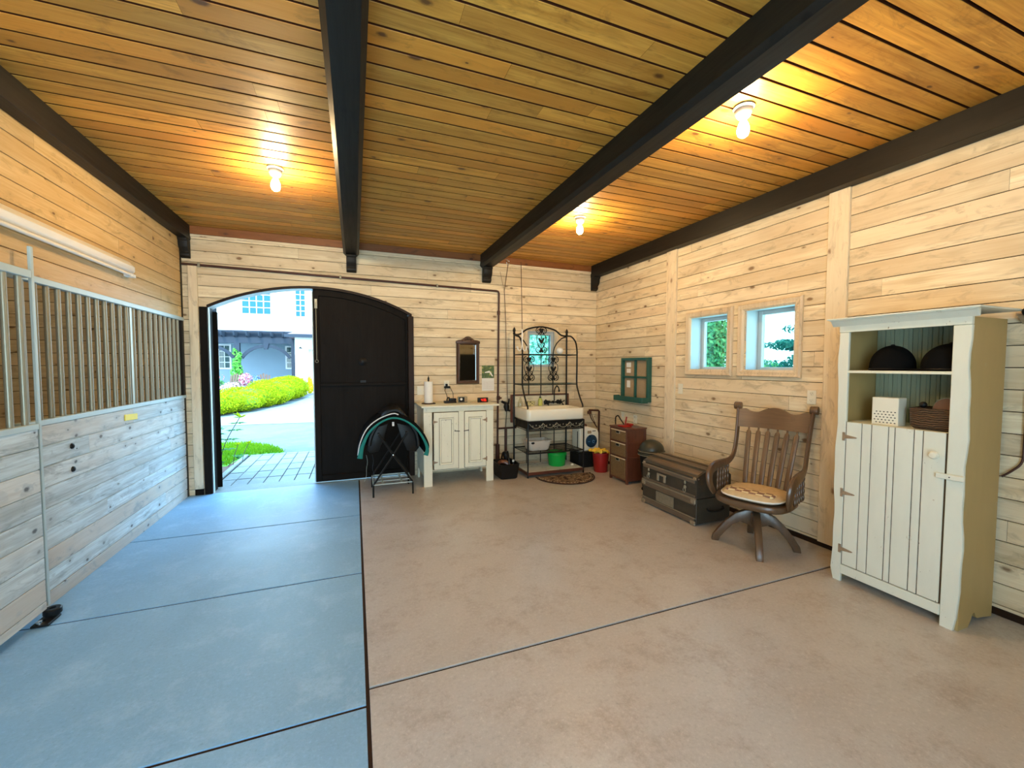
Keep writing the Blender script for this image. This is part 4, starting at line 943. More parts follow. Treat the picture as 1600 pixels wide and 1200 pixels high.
mb = MB(); mb.lathe([(.001, 0), (.036, 0), (.038, .01), (.036, .05), (.022, .10), (.012, .125), (.012, .14), (.001, .14)], n=18); mb.build('bottle', glass_mat('clear_bottle', (.9, .9, .86), .12), parent=t)
t = thing('white_ball', 'round white ball on the right of the top glass shelf', 'ball', (2.83, 5.42, 1.716))
mb = MB(); mb.ball((0, 0, .05), .05, n=20); mb.build('ball', M['white'], parent=t)
# below the sink
t = thing('plastic_bin', 'milky plastic wash bin on the middle shelf under the sink', 'bin', (2.43, 5.34, .345)); 
mb = MB(); rings = [rrect(-.13, .13, -.09, .09, .04, 0), rrect(-.15, .15, -.11, .11, .05, .02), rrect(-.18, .18, -.13, .13, .05, .135), rrect(-.19, .19, -.14, .14, .05, .135), rrect(-.19, .19, -.14, .14, .05, .145), rrect(-.174, .174, -.124, .124, .05, .145), rrect(-.14, .14, -.10, .10, .05, .01)]
def ringsolid(mb, rings):
    n = len(rings[0]); v = [p for r in rings for p in r]; F = [tuple(range(n-1, -1, -1)), tuple(range((len(rings)-1)*n, len(rings)*n))]
    for i in range(len(rings)-1):
        for k in range(n): F.append((i*n+k, i*n+(k+1) % n, (i+1)*n+(k+1) % n, (i+1)*n+k))
    mb.poly(v, F)
ringsolid(mb, rings); mb.build('tub', M['clearplastic'], parent=t)
mb = MB(); mb.ball((-.125, -.142, .12), .022, (1.2, .4, .7), 12); mb.build('dark_knob', Bk, parent=t)
t = thing('green_bucket', 'bright green plastic bucket on the bottom shelf under the sink', 'bucket', (2.78, 5.40, .079))
mb = MB(); mb.lathe([(.001, 0), (.118, 0), (.122, .006), (.138, .17), (.146, .172), (.146, .195), (.140, .197), (.134, .19), (.116, .012), (.001, .010)], n=36); mb.build('bucket_body', M['greenplastic'], parent=t)
mb = MB(); mb.tube(spline([(-.146, 0, .18), (-.10, -.115, .17), (0, -.155, .165), (.10, -.115, .17), (.146, 0, .18)], 5), .005, 6); mb.build('handle', M['greenplastic'], parent=t)
mb = MB(); mb.poly([(-.025, -.012, 0), (.02, -.018, .004), (.03, .01, .0), (-.01, .02, .006), (-.015, -.005, .022), (.012, -.002, .026), (.0, .01, .02)], [(0, 1, 4), (1, 5, 4), (1, 2, 5), (2, 6, 5), (2, 3, 6), (3, 0, 4), (3, 4, 6), (4, 5, 6), (0, 3, 2, 1)])
o = mb.build('paper_scrap', M['paper']); o.location = (2.98, 5.30, .079); tag(o, 'crumpled white scrap beside the green bucket on the bottom shelf', 'paper scrap')
# steam cleaner on a dark box
t = thing('dark_storage_box', 'dark storage box on the floor between the sink stand and the corner', 'box', (3.33, 5.50, 0))
mb = MB(); mb.box(-.20, .20, -.14, .14, 0, .225); mb.build('box_body', M['black'], parent=t, bevel=.01, bseg=2)
mb = MB(); mb.box(-.21, .21, -.15, .15, .22, .245); mb.build('box_lid', M['black'], parent=t, bevel=.006)
t = thing('small_appliance', 'white boxy appliance with a round navy blue dial in the corner by the sink', 'appliance', (3.335, 5.50, .245))
mb = MB(); mb.prism([(-.17, 0), (.16, 0), (.175, .03), (.17, .27), (.15, .325), (-.03, .375), (-.17, .375)], .24, M=Matrix.Translation((0, -.10, 0)), u=2); mb.build('housing', M['porcelain'], parent=t, bevel=.02, bseg=3)
mb = MB(); mb.lathe([(.001, 0), (.098, 0), (.098, .008), (.085, .014), (.001, .016)], c=(.035, -.10, .15), n=32, M=Matrix.Rotation(PI/2, 4, 'X')); dd = mb.build('round_panel', plain('navy_plastic', (.008, .035, .07), .3), parent=t)
mb = MB(); mb.tube([(.085, -.118, .145), (.06, -.118, .165), (.045, -.118, .15), (.055, -.118, .125), (.08, -.118, .125)], .006, 6); mb.box(-.03, .005, -.118, -.114, .14, .15); mb.build('dial_mark', plain('blue_mark', (.05, .2, .4), .4), parent=dd)
mb = MB(); mb.box(-.035, .035, -.104, -.099, .265, .31); mb.build('display', M['cork'], parent=t, bevel=.002)
mb = MB()
for x in (.055, .075, .095): mb.box(x, x+.013, -.104, -.099, .295, .31)
mb.build('buttons', Bk, parent=t)
mb = MB(); mb.ball((-.02, 0, .38), .035, (1, 1, .7), 12); mb.build('filler_cap', M['mahogany'], parent=t)
mb = MB()
mb.box(-.1725, -.169, -.05, -.03, .04, .30)
mb.build('side_vents', Bk, parent=t)
t = thing('bent_brown_pipe', 'upright brown pipe frame with a bent top in the back right corner', 'pipe frame', (3.60, 5.68, 0))
mb = MB(); mb.tube([(-.10, .0, .80), (-.10, 0, .835), (.07, 0, .825), (.085, 0, .81), (.075, 0, .0)], .016, 10); mb.tube([(-.10, 0, .81), (-.06, 0, .70), (.05, 0, .55)], .009, 8); mb.tube([(-.12, .02, .80), (-.07, -.02, .80)], .025, 10); mb.tube([(-.07, 0, .80), (.02, 0, .60)], .005, 6); mb.build('pipe_frame', M['rust'], parent=t)
t = thing('red_bucket', 'red bucket on the floor beside the wicker drawer chest', 'bucket', (3.345, 5.10, 0))
mb = MB(); mb.lathe([(.001, 0), (.092, 0), (.096, .006), (.118, .27), (.124, .272), (.124, .285), (.114, .285), (.09, .012), (.001, .01)], n=32); mb.build('bucket_body', M['redplastic'], parent=t)
bm_v = []
mb = MB(); N = 12; R_ = random.Random(3); v = []; F = []
for i in range(N+1):
    for k in range(N+1):
        x = (i/N-.5)*.27; y = (k/N-.5)*.20; r = math.hypot(x/.13, y/.11)
        ed = R_.uniform(.72, 1.08) if i in (0, N) or k in (0, N) else 1
        v.append((x*ed-.02, y*ed, .318+.026*math.sin(i*.9+.5)*math.cos(k*1.1)-.05*max(0, r-.75)*(1 if x > 0 else .35)+R_.uniform(-.010, .010)))
for i in range(N):
    for k in range(N): F.append((i*(N+1)+k, i*(N+1)+k+1, (i+1)*(N+1)+k+1, (i+1)*(N+1)+k))
mb.poly(v, F); o = mb.build('yellow_cloth', M['yellowcloth']); o.location = (3.33, 5.09, .0); tag(o, 'crumpled yellow cloth lying on top of the red bucket', 'cloth')
sm = o.modifiers.new('thick', 'SOLIDIFY'); sm.thickness = .006
# rug
def rug_mat():
    t_ = NT('floral_rug'); tc = t_.new('ShaderNodeTexCoord'); o_ = tc.outputs['Object']
    n_ = t_.noise(o_, 13, 2, .4); c = t_.ramp(n_, (.40, (.028, .012, .010)), (.47, (.20, .15, .08)), (.55, (.10, .04, .02)), (.62, (.36, .28, .17)), (.68, (.03, .03, .02)))
    t_.col(c); t_.rough(.95); return t_.m
t = thing('half_round_mat', 'half-round dark floral door mat on the floor in front of the sink', 'mat', (2.72, 5.07, .004), math.radians(-3))
arc = [(.42*math.cos(PI+PI*k/24), .44*math.sin(PI+PI*k/24)) for k in range(25)]
def flatmesh(pts, z0, z1):
    mb = MB(); n = len(pts); v = [(x, y, z0) for x, y in pts]+[(x, y, z1) for x, y in pts]
    mb.poly(v, [tuple(range(n-1, -1, -1)), tuple(range(n, 2*n))]+[(i, (i+1) % n, (i+1) % n+n, i+n) for i in range(n)]); return mb
flatmesh([(x*.97, y*.97-.004) for x, y in arc], .001, .010).build('mat_field', rug_mat(), parent=t)
mb = MB(); q = [(x, y, .007) for x, y in arc]; mb.tube(q+[], .0085, 6, closed=True, sq=(1, .8)); mb.build('dark_border', plain('mat_border', (.03, .012, .008), .9), parent=t)
mb = MB()
for k in range(26):
    a = PI+PI*(k+.5)/26; mb.box(-.010, .010, -.006, .006, .009, .0125, M=Matrix.Translation((.375*math.cos(a), .39*math.sin(a), 0)) @ Matrix.Rotation(a+PI/2, 4, 'Z'))
mb.build('cream_dashes', plain('mat_cream', (.5, .42, .28), .9), parent=t)
# black tote with boots and brushes
t = thing('black_tote', 'black plastic tote full of grooming gear between cabinet and sink', 'tote', (1.945, 5.33, 0))
mb = MB(); ringsolid(mb, [rrect(-.11, .11, -.15, .15, .03, 0), rrect(-.125, .125, -.165, .165, .04, .015), rrect(-.145, .145, -.19, .19, .04, .20), rrect(-.15, .15, -.195, .195, .04, .21), rrect(-.135, .135, -.18, .18, .04, .21), rrect(-.11, .11, -.15, .15, .04, .06)]); mb.build('tub', Bk, parent=t)
mb = MB(); mb.tube(spline([(0, -.16, .2), (.0, -.12, .30), (0, 0, .34), (0, .12, .30), (0, .16, .2)], 5), .012, 8); mb.build('handle', Bk, parent=t)
t = thing('leather_boot', 'brown leather strap bundle in the left of the black tote', 'leather gear', (1.87, 5.27, .07))
mb = MB(); mb.tube(spline([(-.03, .06, 0), (-.04, .02, .13), (0, -.04, .17), (.07, -.08, .14), (.08, -.08, .05)], 5), .028, 10, sq=(1, .6)); mb.build('bundle', M['mahogany'], parent=t)
t = thing('black_riding_boot', 'black riding boot standing in the back of the black tote', 'boot', (1.985, 5.40, .07))
mb = MB(); mb.tube(spline([(0, 0, 0), (0, 0, .10), (.0, .01, .19), (-.01, .02, .26)], 4), [.035]*4+[.038]*4+[.045]*5, 14); mb.build('boot_shaft', Bk, parent=t)
t = thing('spray_bottle', 'small white and black bottle in the right of the black tote', 'bottle', (2.03, 5.25, .07))
mb = MB(); mb.lathe([(.001, 0), (.028, 0), (.03, .10), (.012, .13), (.012, .15), (.001, .15)], n=14); mb.build('bottle', Bk, parent=t)
mb = MB(); mb.lathe([(.001, .15), (.015, .15), (.015, .175), (.001, .18)], n=12); mb.build('cap', M['white'], parent=t)

# ------------------------------------------------------------------ green sash board with shelf box on right wall
t = thing('green_sash_pinboard', 'dark green four-pane window frame pinboard with shelf on right wall', 'pinboard', (XR, 4.77, 0)); G = M['greenpaint']
a0, a1, b0, b1 = -.30, .30, 1.055, 1.66
mb = MB(); mb.box(-.02, -.001, a0+.02, a1-.02, b0+.02, b1-.02); mb.build('cork_back', M['cork'], parent=t)
mb = MB(); w = .038
mb.box(-.065, -.002, a0, a0+w, b0, b1); mb.box(-.065, -.002, a1-w, a1, b0, b1); mb.box(-.065, -.002, a0+w, a1-w, b1-w, b1); mb.box(-.065, -.002, a0+w, a1-w, b0, b0+w)
mb.box(-.050, -.02, -.014, .014, b0+w, b1-w); mb.box(-.050, -.02, a0+w, a1-w, 1.375, 1.40); mb.build('sash_frame', G, parent=t, bevel=.003)
mb = MB(); mb.box(-.17, -.0655, a0-.01, a1+.03, 1.045, 1.055); mb.box(-.17, -.16, a0-.01, a1+.03, 1.055, 1.12); mb.box(-.16, -.0655, a0-.01, a0, 1.055, 1.12); mb.box(-.16, -.0655, a1+.02, a1+.03, 1.055, 1.12); mb.build('shelf_box', G, parent=t, bevel=.003)
for y, z, w_, h_, lb in ((.17, 1.56, .10, .07, 'upper white note on the green pinboard'), (.17, 1.475, .09, .06, 'white note just below the top one on the green pinboard'), (.17, 1.285, .075, .10, 'white card in the lower left pane of the green pinboard')):
    mb = MB(); mb.box(-.003, 0, -w_/2, w_/2, -h_/2, h_/2); o = mb.build('paper_note', M['paper']); o.location = (XR-.0215, 4.77+y, z); tag(o, lb, 'note', 'notes on the green pinboard')

# ------------------------------------------------------------------ wicker drawer chest
t = thing('wicker_drawer_chest', 'narrow mahogany chest with three woven drawers by right wall', 'drawer chest', (3.27, 4.38, 0)); Mh = M['mahogany']
Wd, Dd, Hd = .385, .30, .735
mb = MB()
for x in (0, Dd-.03):
    for y in (0, Wd-.03): mb.box(x, x+.03, y, y+.03, 0, Hd-.018)
for z in (.04, .335, .53, .70): mb.box(0, .012, .03, Wd-.03, z, z+.018); mb.box(.03, Dd-.03, 0, .012, z, z+.018); mb.box(.03, Dd-.03, Wd-.012, Wd, z, z+.018)
mb.box(.006, Dd-.006, .006, .010, .05, .71); mb.box(.006, Dd-.006, Wd-.010, Wd-.006, .05, .71); mb.box(Dd-.012, Dd-.006, .03, Wd-.03, .05, .71); mb.box(.012, Dd-.012, .01, Wd-.01, .04, .048)
mb.build('chest_frame', Mh, parent=t, bevel=.002)
mb = MB(); mb.box(-.008, Dd+.005, -.008, Wd+.008, Hd-.018, Hd); mb.build('chest_top', Mh, parent=t, bevel=.003)
for z0, z1 in ((.06, .332), (.356, .527), (.551, .697)):
    mb = MB(); mb.box(-.006, .26, .034, Wd-.034, z0, z1); d = mb.build('drawer', M['wicker'], parent=t, bevel=.004)
    mb = MB(); mb.box(-.010, -.002, .034, Wd-.034, z1-.012, z1); mb.build('drawer_rim', M['goldframe'], parent=d)
    mb = MB(); mb.box(-.012, -.005, Wd/2-.045, Wd/2+.045, z1-.052, z1-.014); mb.build('handle_surround', M['barmetal'], parent=d, bevel=.003)
    mb = MB(); mb.box(-.014, -.011, Wd/2-.030, Wd/2+.030, z1-.042, z1-.016); mb.build('hand_hole', Bk, parent=d)
t = thing('red_desk_gadget', 'small red device with black curved cable on the wicker chest', 'device', (3.38, 4.58, Hd))
mb = MB(); mb.prism([(-.06, 0), (.07, 0), (.05, .018), (-.03, .022)], .15, M=Matrix.Rotation(PI/2, 4, 'Z') @ Matrix.Translation((-.02, -.06, 0))); mb.build('base', M['redplastic'], parent=t, bevel=.004)
mb = MB(); mb.tube([(0, .0, .015), (.01, -.02, .13)], .009, 8); mb.tube([(.05, -.10, .03), (.03, 0, .03)], .014, 8); mb.build('arm', M['redplastic'], parent=t)
mb = MB(); mb.tube(spline([(-.02, .0, .03), (-.02, .09, .10), (-.02, .13, .13), (-.03, .17, .10), (-.03, .17, .006)], 5), .008, 8); mb.build('cable', Bk, parent=t)
# ------------------------------------------------------------------ dome lid bin
t = thing('dome_lid_bin', 'dark grey-green bin with a domed lid behind the trunk', 'bin', (3.43, 4.105, 0)); dm = plain('dark_olive_metal', (.035, .038, .028), .38, metal=.2)
mb = MB(); mb.lathe([(.001, .03), (.10, .03), (.105, .04), (.14, .43), (.14, .44), (.001, .44)], n=32); mb.build('bin_body', M['black'], parent=t)
mb = MB(); mb.lathe([(.145, .44), (.163, .445), (.166, .46), (.160, .475), (.150, .478), (.158, .485), (.160, .50), (.150, .506)]+[(.148*math.cos(a*PI/18), .508+.125*math.sin(a*PI/18)) for a in range(10)], n=36); mb.build('dome_lid', dm, parent=t)
mb = MB()
for z, r in ((.449, .165), (.492, .161)): mb.tube([(r*math.cos(a*PI/16), r*math.sin(a*PI/16), z) for a in range(32)], .0035, 6, closed=True)
mb.build('lid_rim', M['barmetal'], parent=t)
mb = MB()
for k in range(5): a = k*2*PI/5+.4; mb.ball((.105*math.cos(a), .105*math.sin(a), .022), .022, n=10)
mb.build('foot', M['black'], parent=t)

# ------------------------------------------------------------------ dome top steamer trunk
t = thing('steamer_trunk', 'old dark humpback trunk with wooden slats and brass edges against right wall', 'trunk', (3.04, 2.99, 0))
Lt, Dt = .795, .44; S_ = .30
def trunk_prof(x):   # lid height over depth
    return .455+.085*math.sin(PI*min(max((x+.02)/(Dt+.04), 0), 1))**.75
mb = MB(); mb.box(.004, Dt-.004, .004, Lt-.004, .02, .262); mb.build('trunk_body', M['trunkmetal'], parent=t, bevel=.004)
pr = [(0, .27)]+[(Dt*k/14, trunk_prof(Dt*k/14)) for k in range(15)]+[(Dt, .27)]
mb = MB(); mb.prism(pr[::-1], Lt, M=Matrix.Translation((0, 0, 0))); lid = mb.build('trunk_lid', M['trunkmetal'], parent=t, bevel=.005, bseg=2)
mb = MB()
for z0, z1 in ((.022, .075), (.205, .258)): mb.box(-.012, .004, .02, Lt-.02, z0, z1)
mb.build('front_slats', M['trunkwood'], parent=t, bevel=.003)
mb = MB(); mb.box(-.006, .004, .02, Lt-.02, .278, .30); mb.box(-.012, .002, .02, Lt-.02, .415, .448)
for k0, k1 in ((0.05, .20), (.30, .46), (.56, .72), (.82, .95)):
    x0, x1 = Dt*k0, Dt*k1; z0, z1 = trunk_prof(x0), trunk_prof(x1); mb.prism([(x0, z0-.004), (x1, z1-.004), (x1, z1+.010), (x0, z0+.010)][::-1], Lt-.03, M=Matrix.Translation((0, .015, 0)))
mb.build('lid_slats', M['trunkwood'], parent=lid, bevel=.003)
mb = MB()
for z in (.078, .262, .272, .452): mb.box(-.010, .001, .004, Lt-.004, z-.004, z+.004)
mb.build('brass_strips', M['trunkedge'], parent=t)
mb = MB()
for y in (.035, Lt-.035):
    for z in (.03, .24): mb.box(-.016, .0, y-.03, y+.03, z-.02, z+.02)
for y in (.03, Lt-.03): mb.ball((.02, y, .462), .035, (.8, 1, .5), 12)
mb.build('corner_caps', M['trunkedge'], parent=t, bevel=.004)
for y in (.14, Lt-.12):
    mb = MB(); mb.ball((-.012, y, .40), .016, (.5, .8, 1.2), 10); mb.ball((-.012, y, .355), .018, (.5, 1, 1), 10)
    mb.tube([(-.02, y+.016*math.cos(a*PI/6), .325+.022*math.sin(a*PI/6)) for a in range(12)], .0035, 6, closed=True); mb.build('latch', M['barmetal'], parent=lid)
mb = MB(); yc = Lt*.60
mb.box(-.014, -.002, yc-.07, yc+.07, .375, .395); mb.box(-.018, -.002, yc+.035, yc+.065, .315, .39); mb.box(-.018, -.002, yc-.065, yc-.035, .315, .39); mb.build('lock_hasp', M['trunkedge'], parent=lid, bevel=.003)
mb = MB(); mb.box(-.006, .002, .30, .56, .085, .195); mb.build('embossed_panel', plain('embossed_tin', (.19, .165, .115), .5, bump=1, scale=40, var=.4), parent=t)
mb = MB(); mb.tube(spline([(.12, -.012, .17), (.13, -.03, .15), (.22, -.035, .14), (.31, -.03, .15), (.32, -.012, .17)], 4), .010, 8); mb.build('side_handle', M['black'], parent=t)

# ------------------------------------------------------------------ swivel arm chair
t = thing('swivel_armchair', 'brown wooden slat-back swivel armchair on four splayed feet by right wall', 'chair', (3.2, 2.5, 0), math.radians(200)); Wc = M['chairwood']
for a in (135, 225, 315, 45):
    aa = math.radians(a-200); c, s_ = math.cos(aa), math.sin(aa); Mz = Matrix.Rotation(aa, 4, 'Z')
    mb = MB(); pr = [(.02, .17), (.02, .31), (.08, .305), (.15, .27), (.22, .20), (.28, .12), (.325, .05), (.335, 0), (.28, 0), (.265, .04), (.225, .10), (.17, .165), (.11, .20)]
    mb.prism(pr, .052, M=Mz @ Matrix.Translation((0, -.026, 0))); mb.build('leg', Wc, parent=t, bevel=.006, bseg=2)
mb = MB(); mb.lathe([(.001, .17), (.035, .17), (.045, .20), (.045, .29), (.03, .30), (.018, .305), (.018, .36), (.001, .36)], n=20); mb.build('hub', Wc, parent=t)
mb = MB(); mb.box(-.14, .14, -.03, .03, .345, .364); mb.box(-.03, .03, -.15, .15, .346, .363); mb.lathe([(.018, .30), (.06, .345), (.001, .35)], n=16); mb.build('swivel_iron', M['iron'], parent=t, bevel=.004)
mb = MB(); so = []
for k in range(32):
    a = 2*PI*k/32; c, s_ = math.cos(a), math.sin(a); r = (abs(c/.275)**3.2+abs(s_/.285)**3.2)**(-1/3.2); so.append((r*c, r*s_))
rings = [[(x*.75, y*.75, .365) for x, y in so], [(x*.93, y*.93, .378) for x, y in so], [(x, y, .392) for x, y in so], [(x*1.01, y*1.01, .418) for x, y in so], [(x*.99, y*.99, .432) for x, y in so], [(x*.8, y*.8, .428) for x, y in so], [(x*.3, y*.3, .420) for x, y in so]]
ringsolid(mb, rings); mb.build('seat', Wc, parent=t, ang=50)
for s_ in (-1, 1):
    mb = MB(); q = spline([(-.40, .30*s_, 1.15), (-.375, .293*s_, 1.05), (-.335, .287*s_, .90), (-.295, .285*s_, .78), (-.255, .288*s_, .705), (-.18, .295*s_, .665), (-.06, .305*s_, .655), (.08, .312*s_, .65), (.17, .312*s_, .625), (.205, .308*s_, .57), (.195, .300*s_, .50), (.15, .288*s_, .435)], 6)
    n = len(q); mb.tube(q, [.026+.016*math.sin(PI*min(1, max(0, (i/n-.42)/.58)))**1.2 for i in range(n)], 12, sq=(.62, 1.2)); mb.build('back_post_and_arm', Wc, parent=t)
    mb = MB(); mb.tube([(-.40, .275*s_, 1.165), (-.40, .335*s_, 1.165)], .037, 18); mb.build('ear_knob', Wc, parent=t, bevel=.006, bseg=2)
    for k in range(5):
        x = -.17+.055*k; mb = MB(); z0, z1 = .43, .645; pf = []
        for i in range(17):
            f = i/16; pf.append((.006+.0055*abs(math.sin(4*PI*f)), z0+(z1-z0)*f))
        mb.lathe(pf, c=(x, .298*s_, 0), n=10); mb.build('arm_spindle', Wc, parent=t)
top = [(-.285, 1.135), (-.24, 1.142), (-.19, 1.120), (-.13, 1.118), (-.07, 1.148), (0, 1.162), (.07, 1.148), (.13, 1.118), (.19, 1.120), (.24, 1.142), (.285, 1.135)]
v = []; F = []
mb = MB(); NZ = 7; q = spline([(p[0], 0, p[1]) for p in top], 4); n = len(q)
for sd in (0, 1):
    for i, p in enumerate(q):
        for k in range(NZ):
            z = .972+(p.z-.972)*k/(NZ-1); x = -.338-.25*(z-.95)-.045*(1-(p.x/.285)**2)+(.011 if sd else -.011); v.append((x, p.x, z))
for sd in (0, 1):
    for i in range(n-1):
        for k in range(NZ-1):
            a = sd*n*NZ+i*NZ+k; F.append((a, a+1, a+NZ+1, a+NZ))
for i in range(n-1):
    for k in (0, NZ-1): a = i*NZ+k; b = n*NZ+a; F.append((a, b, b+NZ, a+NZ))
mb.poly(v, F, u=1); mb.build('crest_rail', Wc, parent=t)
for k in range(6):
    y = -.195+.078*k; ys_ = y*.82
    def px(z): return -.20-.30*max(0, (z-.43))**1.15-.045*(1-(y/.285)**2)*min(1, (z-.43)/.5)
    zz = [.425, .50, .60, .72, .84, .915, .935, .948, .99]; ww = [.018, .021, .022, .022, .022, .022, .019, .009, .008]
    mb = MB(); mb.tube([(px(z), ys_+(y-ys_)*(z-.43)/.55, z) for z in zz], ww, 10, sq=None)
    for vv in mb.bm.verts:
        vv.co.x = px(vv.co.z)+(vv.co.x-px(vv.co.z))*.5
    o = mb.build('back_slat', Wc, parent=t)
t = thing('seat_cushion', 'patchwork quilted cushion lying on the swivel armchair seat', 'cushion', (3.2, 2.5, .434), math.radians(200))
def patch_mat():
    t_ = NT('patchwork_fabric'); tc = t_.new('ShaderNodeTexCoord'); ck = t_.new('ShaderNodeTexChecker'); ck.inputs['Scale'].default_value = 19; t_.link(tc.outputs['Object'], ck.inputs[0])
    ck.inputs['Color1'].default_value = (.78, .66, .40, 1); ck.inputs['Color2'].default_value = (.22, .10, .07, 1)
    v_ = t_.new('ShaderNodeTexVoronoi'); v_.inputs['Scale'].default_value = 14; t_.link(tc.outputs['Object'], v_.inputs[0]); n_ = t_.noise(tc.outputs['Object'], 90, 2)
    c = t_.mix(t_.mapr(n_, .45, .6, 0, .2), ck.outputs[0], (.62, .48, .30)); t_.col(c); t_.rough(.9); return t_.m
cu = [];
mb = MB(); cs = [(x*.80+.01, y*.80) for x, y in so]
ringsolid(mb, [[(x*.92, y*.92, .0) for x, y in cs], [(x*1.0, y*1.0, .014) for x, y in cs], [(x*1.04, y*1.04, .03) for x, y in cs], [(x*.98, y*.98, .048) for x, y in cs], [(x*.75, y*.75, .060) for x, y in cs], [(x*.3, y*.3, .052) for x, y in cs]])
for vv in mb.bm.verts:
    if vv.co.z > .02: vv.co.z += .006*math.sin(vv.co.x*34)*math.cos(vv.co.y*26)
mb.build('cushion_pad', plain('tan_quilted_fabric', (.62, .47, .27), .9, scale=25, bump=.5, var=.25), parent=t, ang=60)
mb = MB(); mb.box(.07, .175, -.18, .18, .035, .066); mb.build('patch_band', patch_mat(), parent=t, bevel=.010, bseg=2)
mb = MB(); mb.tube([(x*1.045, y*1.045, .024) for x, y in cs], .007, 6, closed=True); mb.build('edge_piping', M['paper'], parent=t)

# ------------------------------------------------------------------ tall open cupboard, right
CBX, CBY0, CBY1 = 3.24, 1.24, 1.915
t = thing('tall_cream_cupboard', 'tall cream distressed cupboard with open shelves above a plank door, at right', 'cupboard', (CBX, CBY0, 0)); Cr = M['cream']
Wq = CBY1-CBY0; Dq = .40
def wavy(y0, y1, z0, z1, side, amp=.006):
    q = []; n = 22
    for k in range(n+1):
        z = z0+(z1-z0)*k/n; q.append((y1 if side > 0 else y0)+(amp*(math.sin(z*9)+.6*math.sin(z*23)) if True else 0)*(1 if side > 0 else 1))
    return q
def stile(y0, y1, outer, nm='leg'):
    z0, z1 = 0.0, 1.785; n = 22; v = []; 
    for x in (0, .022):
        for k in range(n+1):
            z = z0+(z1-z0)*k/n; w = .005*(math.sin(z*8.3+1)+.6*math.sin(z*21)); rz = max(0, .03-z)
            a, b = y0, y1
            if outer < 0: a = y0+w+rz*.5
            else: b = y1+w-rz*.5
            v += [(x, a, z), (x, b, z)]
    F = []; m = 2*(n+1)
    for k in range(n):
        i = 2*k; F += [(i, i+1, i+3, i+2), (m+i, m+i+2, m+i+3, m+i+1), (i, i+2, m+i+2, m+i), (i+1, m+i+1, m+i+3, i+3)]
    F += [(0, m, m+1, 1), (m-2, m-1, 2*m-1, 2*m-2)]
    mb = MB(); mb.poly(v, F); return mb.build(nm, Cr, parent=t, bevel=.003)
stile(0, .078, -1, 'stile'); stile(Wq-.060, Wq, 1, 'stile')
mb = MB(); mb.box(-.003, .022, .0, Wq, 1.786, 1.832); mb.build('frieze', Cr, parent=t, bevel=.002)
mb = MB(); mb.box(-.002, .022, .079, Wq-.061, .062, .128); mb.build('bottom_rail', Cr, parent=t, bevel=.003)
mb = MB(); pr = [(0.022, .0), (.13, 0), (.165, .045), (.18, .075), (.20, .078), (.215, .05), (.235, .035), (.30, .028), (.345, .02), (Dq, .012), (Dq, 1.83), (.022, 1.83)]
mb.prism(pr[::-1], .020, M=Matrix.Translation((0, .004, 0))); mb.build('side_panel', M['creamside'], parent=t)
mb = MB(); mb.prism(pr[::-1], .020, M=Matrix.Translation((0, Wq-.024, 0))); mb.build('side_panel', M['creamside'], parent=t)
mb = MB()
for k in range(12):
    y0 = .025+k*(Wq-.05)/12; mb.box(Dq-.014, Dq-.004, y0+.002, y0+(Wq-.05)/12-.002, .06, 1.83)
    mb.box(Dq-.018, Dq-.012, y0+.018, y0+.022, .06, 1.83)
mb.box(Dq-.006, Dq, .02, Wq-.02, .06, 1.83); mb.build('beadboard_back', M['sage'], parent=t, bevel=.002)
mb = MB(); mb.box(.002, Dq-.016, .025, Wq-.025, 1.500, 1.518); mb.build('shelf', M['creamwarm'], parent=t, bevel=.002)
mb = MB(); mb.box(.024, Dq-.016, .025, Wq-.025, 1.135, 1.153); mb.build('shelf', M['creamwarm'], parent=t, bevel=.002)
mb = MB(); mb.box(.024, Dq-.016, .025, Wq-.025, .10, .118); mb.build('cupboard_floor', M['creamwarm'], parent=t)
mb = MB(); mb.prism([(-.05, .035), (-.035, .035), (-.008, .0), (.0, -.004), (.0, .04), (Dq, .04), (Dq, .05), (-.05, .05)], Wq+.075, M=Matrix.Translation((0, -.032, 1.832))); mb.box(-.062, Dq+.03, -.052, Wq+.055, 1.873, 1.884); mb.build('cornice', Cr, parent=t, bevel=.002)
mb = MB(); mb.box(.0, .012, -.03, .0, 1.832, 1.868)
# door
dY0, dY1, dz0, dz1 = .084, Wq-.064, .134, 1.155
ed = [dY0, .190, .234, .331, .365, .459, .5155, dY1]
mb = MB()
for a, b in zip(ed, ed[1:]): mb.box(-.001, .018, a+.0026, b-.0026, dz0, dz1)
dr = mb.build('door', Cr, parent=t, bevel=.0015)
mb = MB(); mb.box(.004, .021, dY0-.003, dY1+.003, dz0-.003, dz1-.002); mb.build('door_back_shade', M['gapshade'], parent=dr)
mb = MB(); mb.lathe([(.001, 0), (.010, 0), (.010, .012), (.022, .022), (.024, .032), (.016, .042), (.001, .045)], c=(-.001, .125, 1.02), n=20, M=Matrix.Rotation(-PI/2, 4, 'Y')); mb.build('knob', M['outlet'], parent=dr)
for z in (1.05, .648, .242):
    yh = dY1+.004; mb = MB(); mb.box(-.006, -.001, yh, yh+.016, z-.03, z+.03); mb.prism([(-(yh), z-.014), (-(yh-.066), z-.005), (-(yh-.074), z), (-(yh-.066), z+.005), (-yh, z+.014)], .004, M=Matrix(((0, 1, 0, -.005), (-1, 0, 0, 0), (0, 0, 1, 0), (0, 0, 0, 1))))
    mb.build('strap_hinge', M['hinge'], parent=dr)
mb = MB(); mb.box(-.022, -.004, -.006, .118, .888, .918); mb.lathe([(.001, 0), (.004, 0), (.001, .002)], c=(-.022, .055, .903), n=8, M=Matrix.Rotation(-PI/2, 4, 'Y')); mb.build('turn_button', Cr, parent=t, bevel=.003)
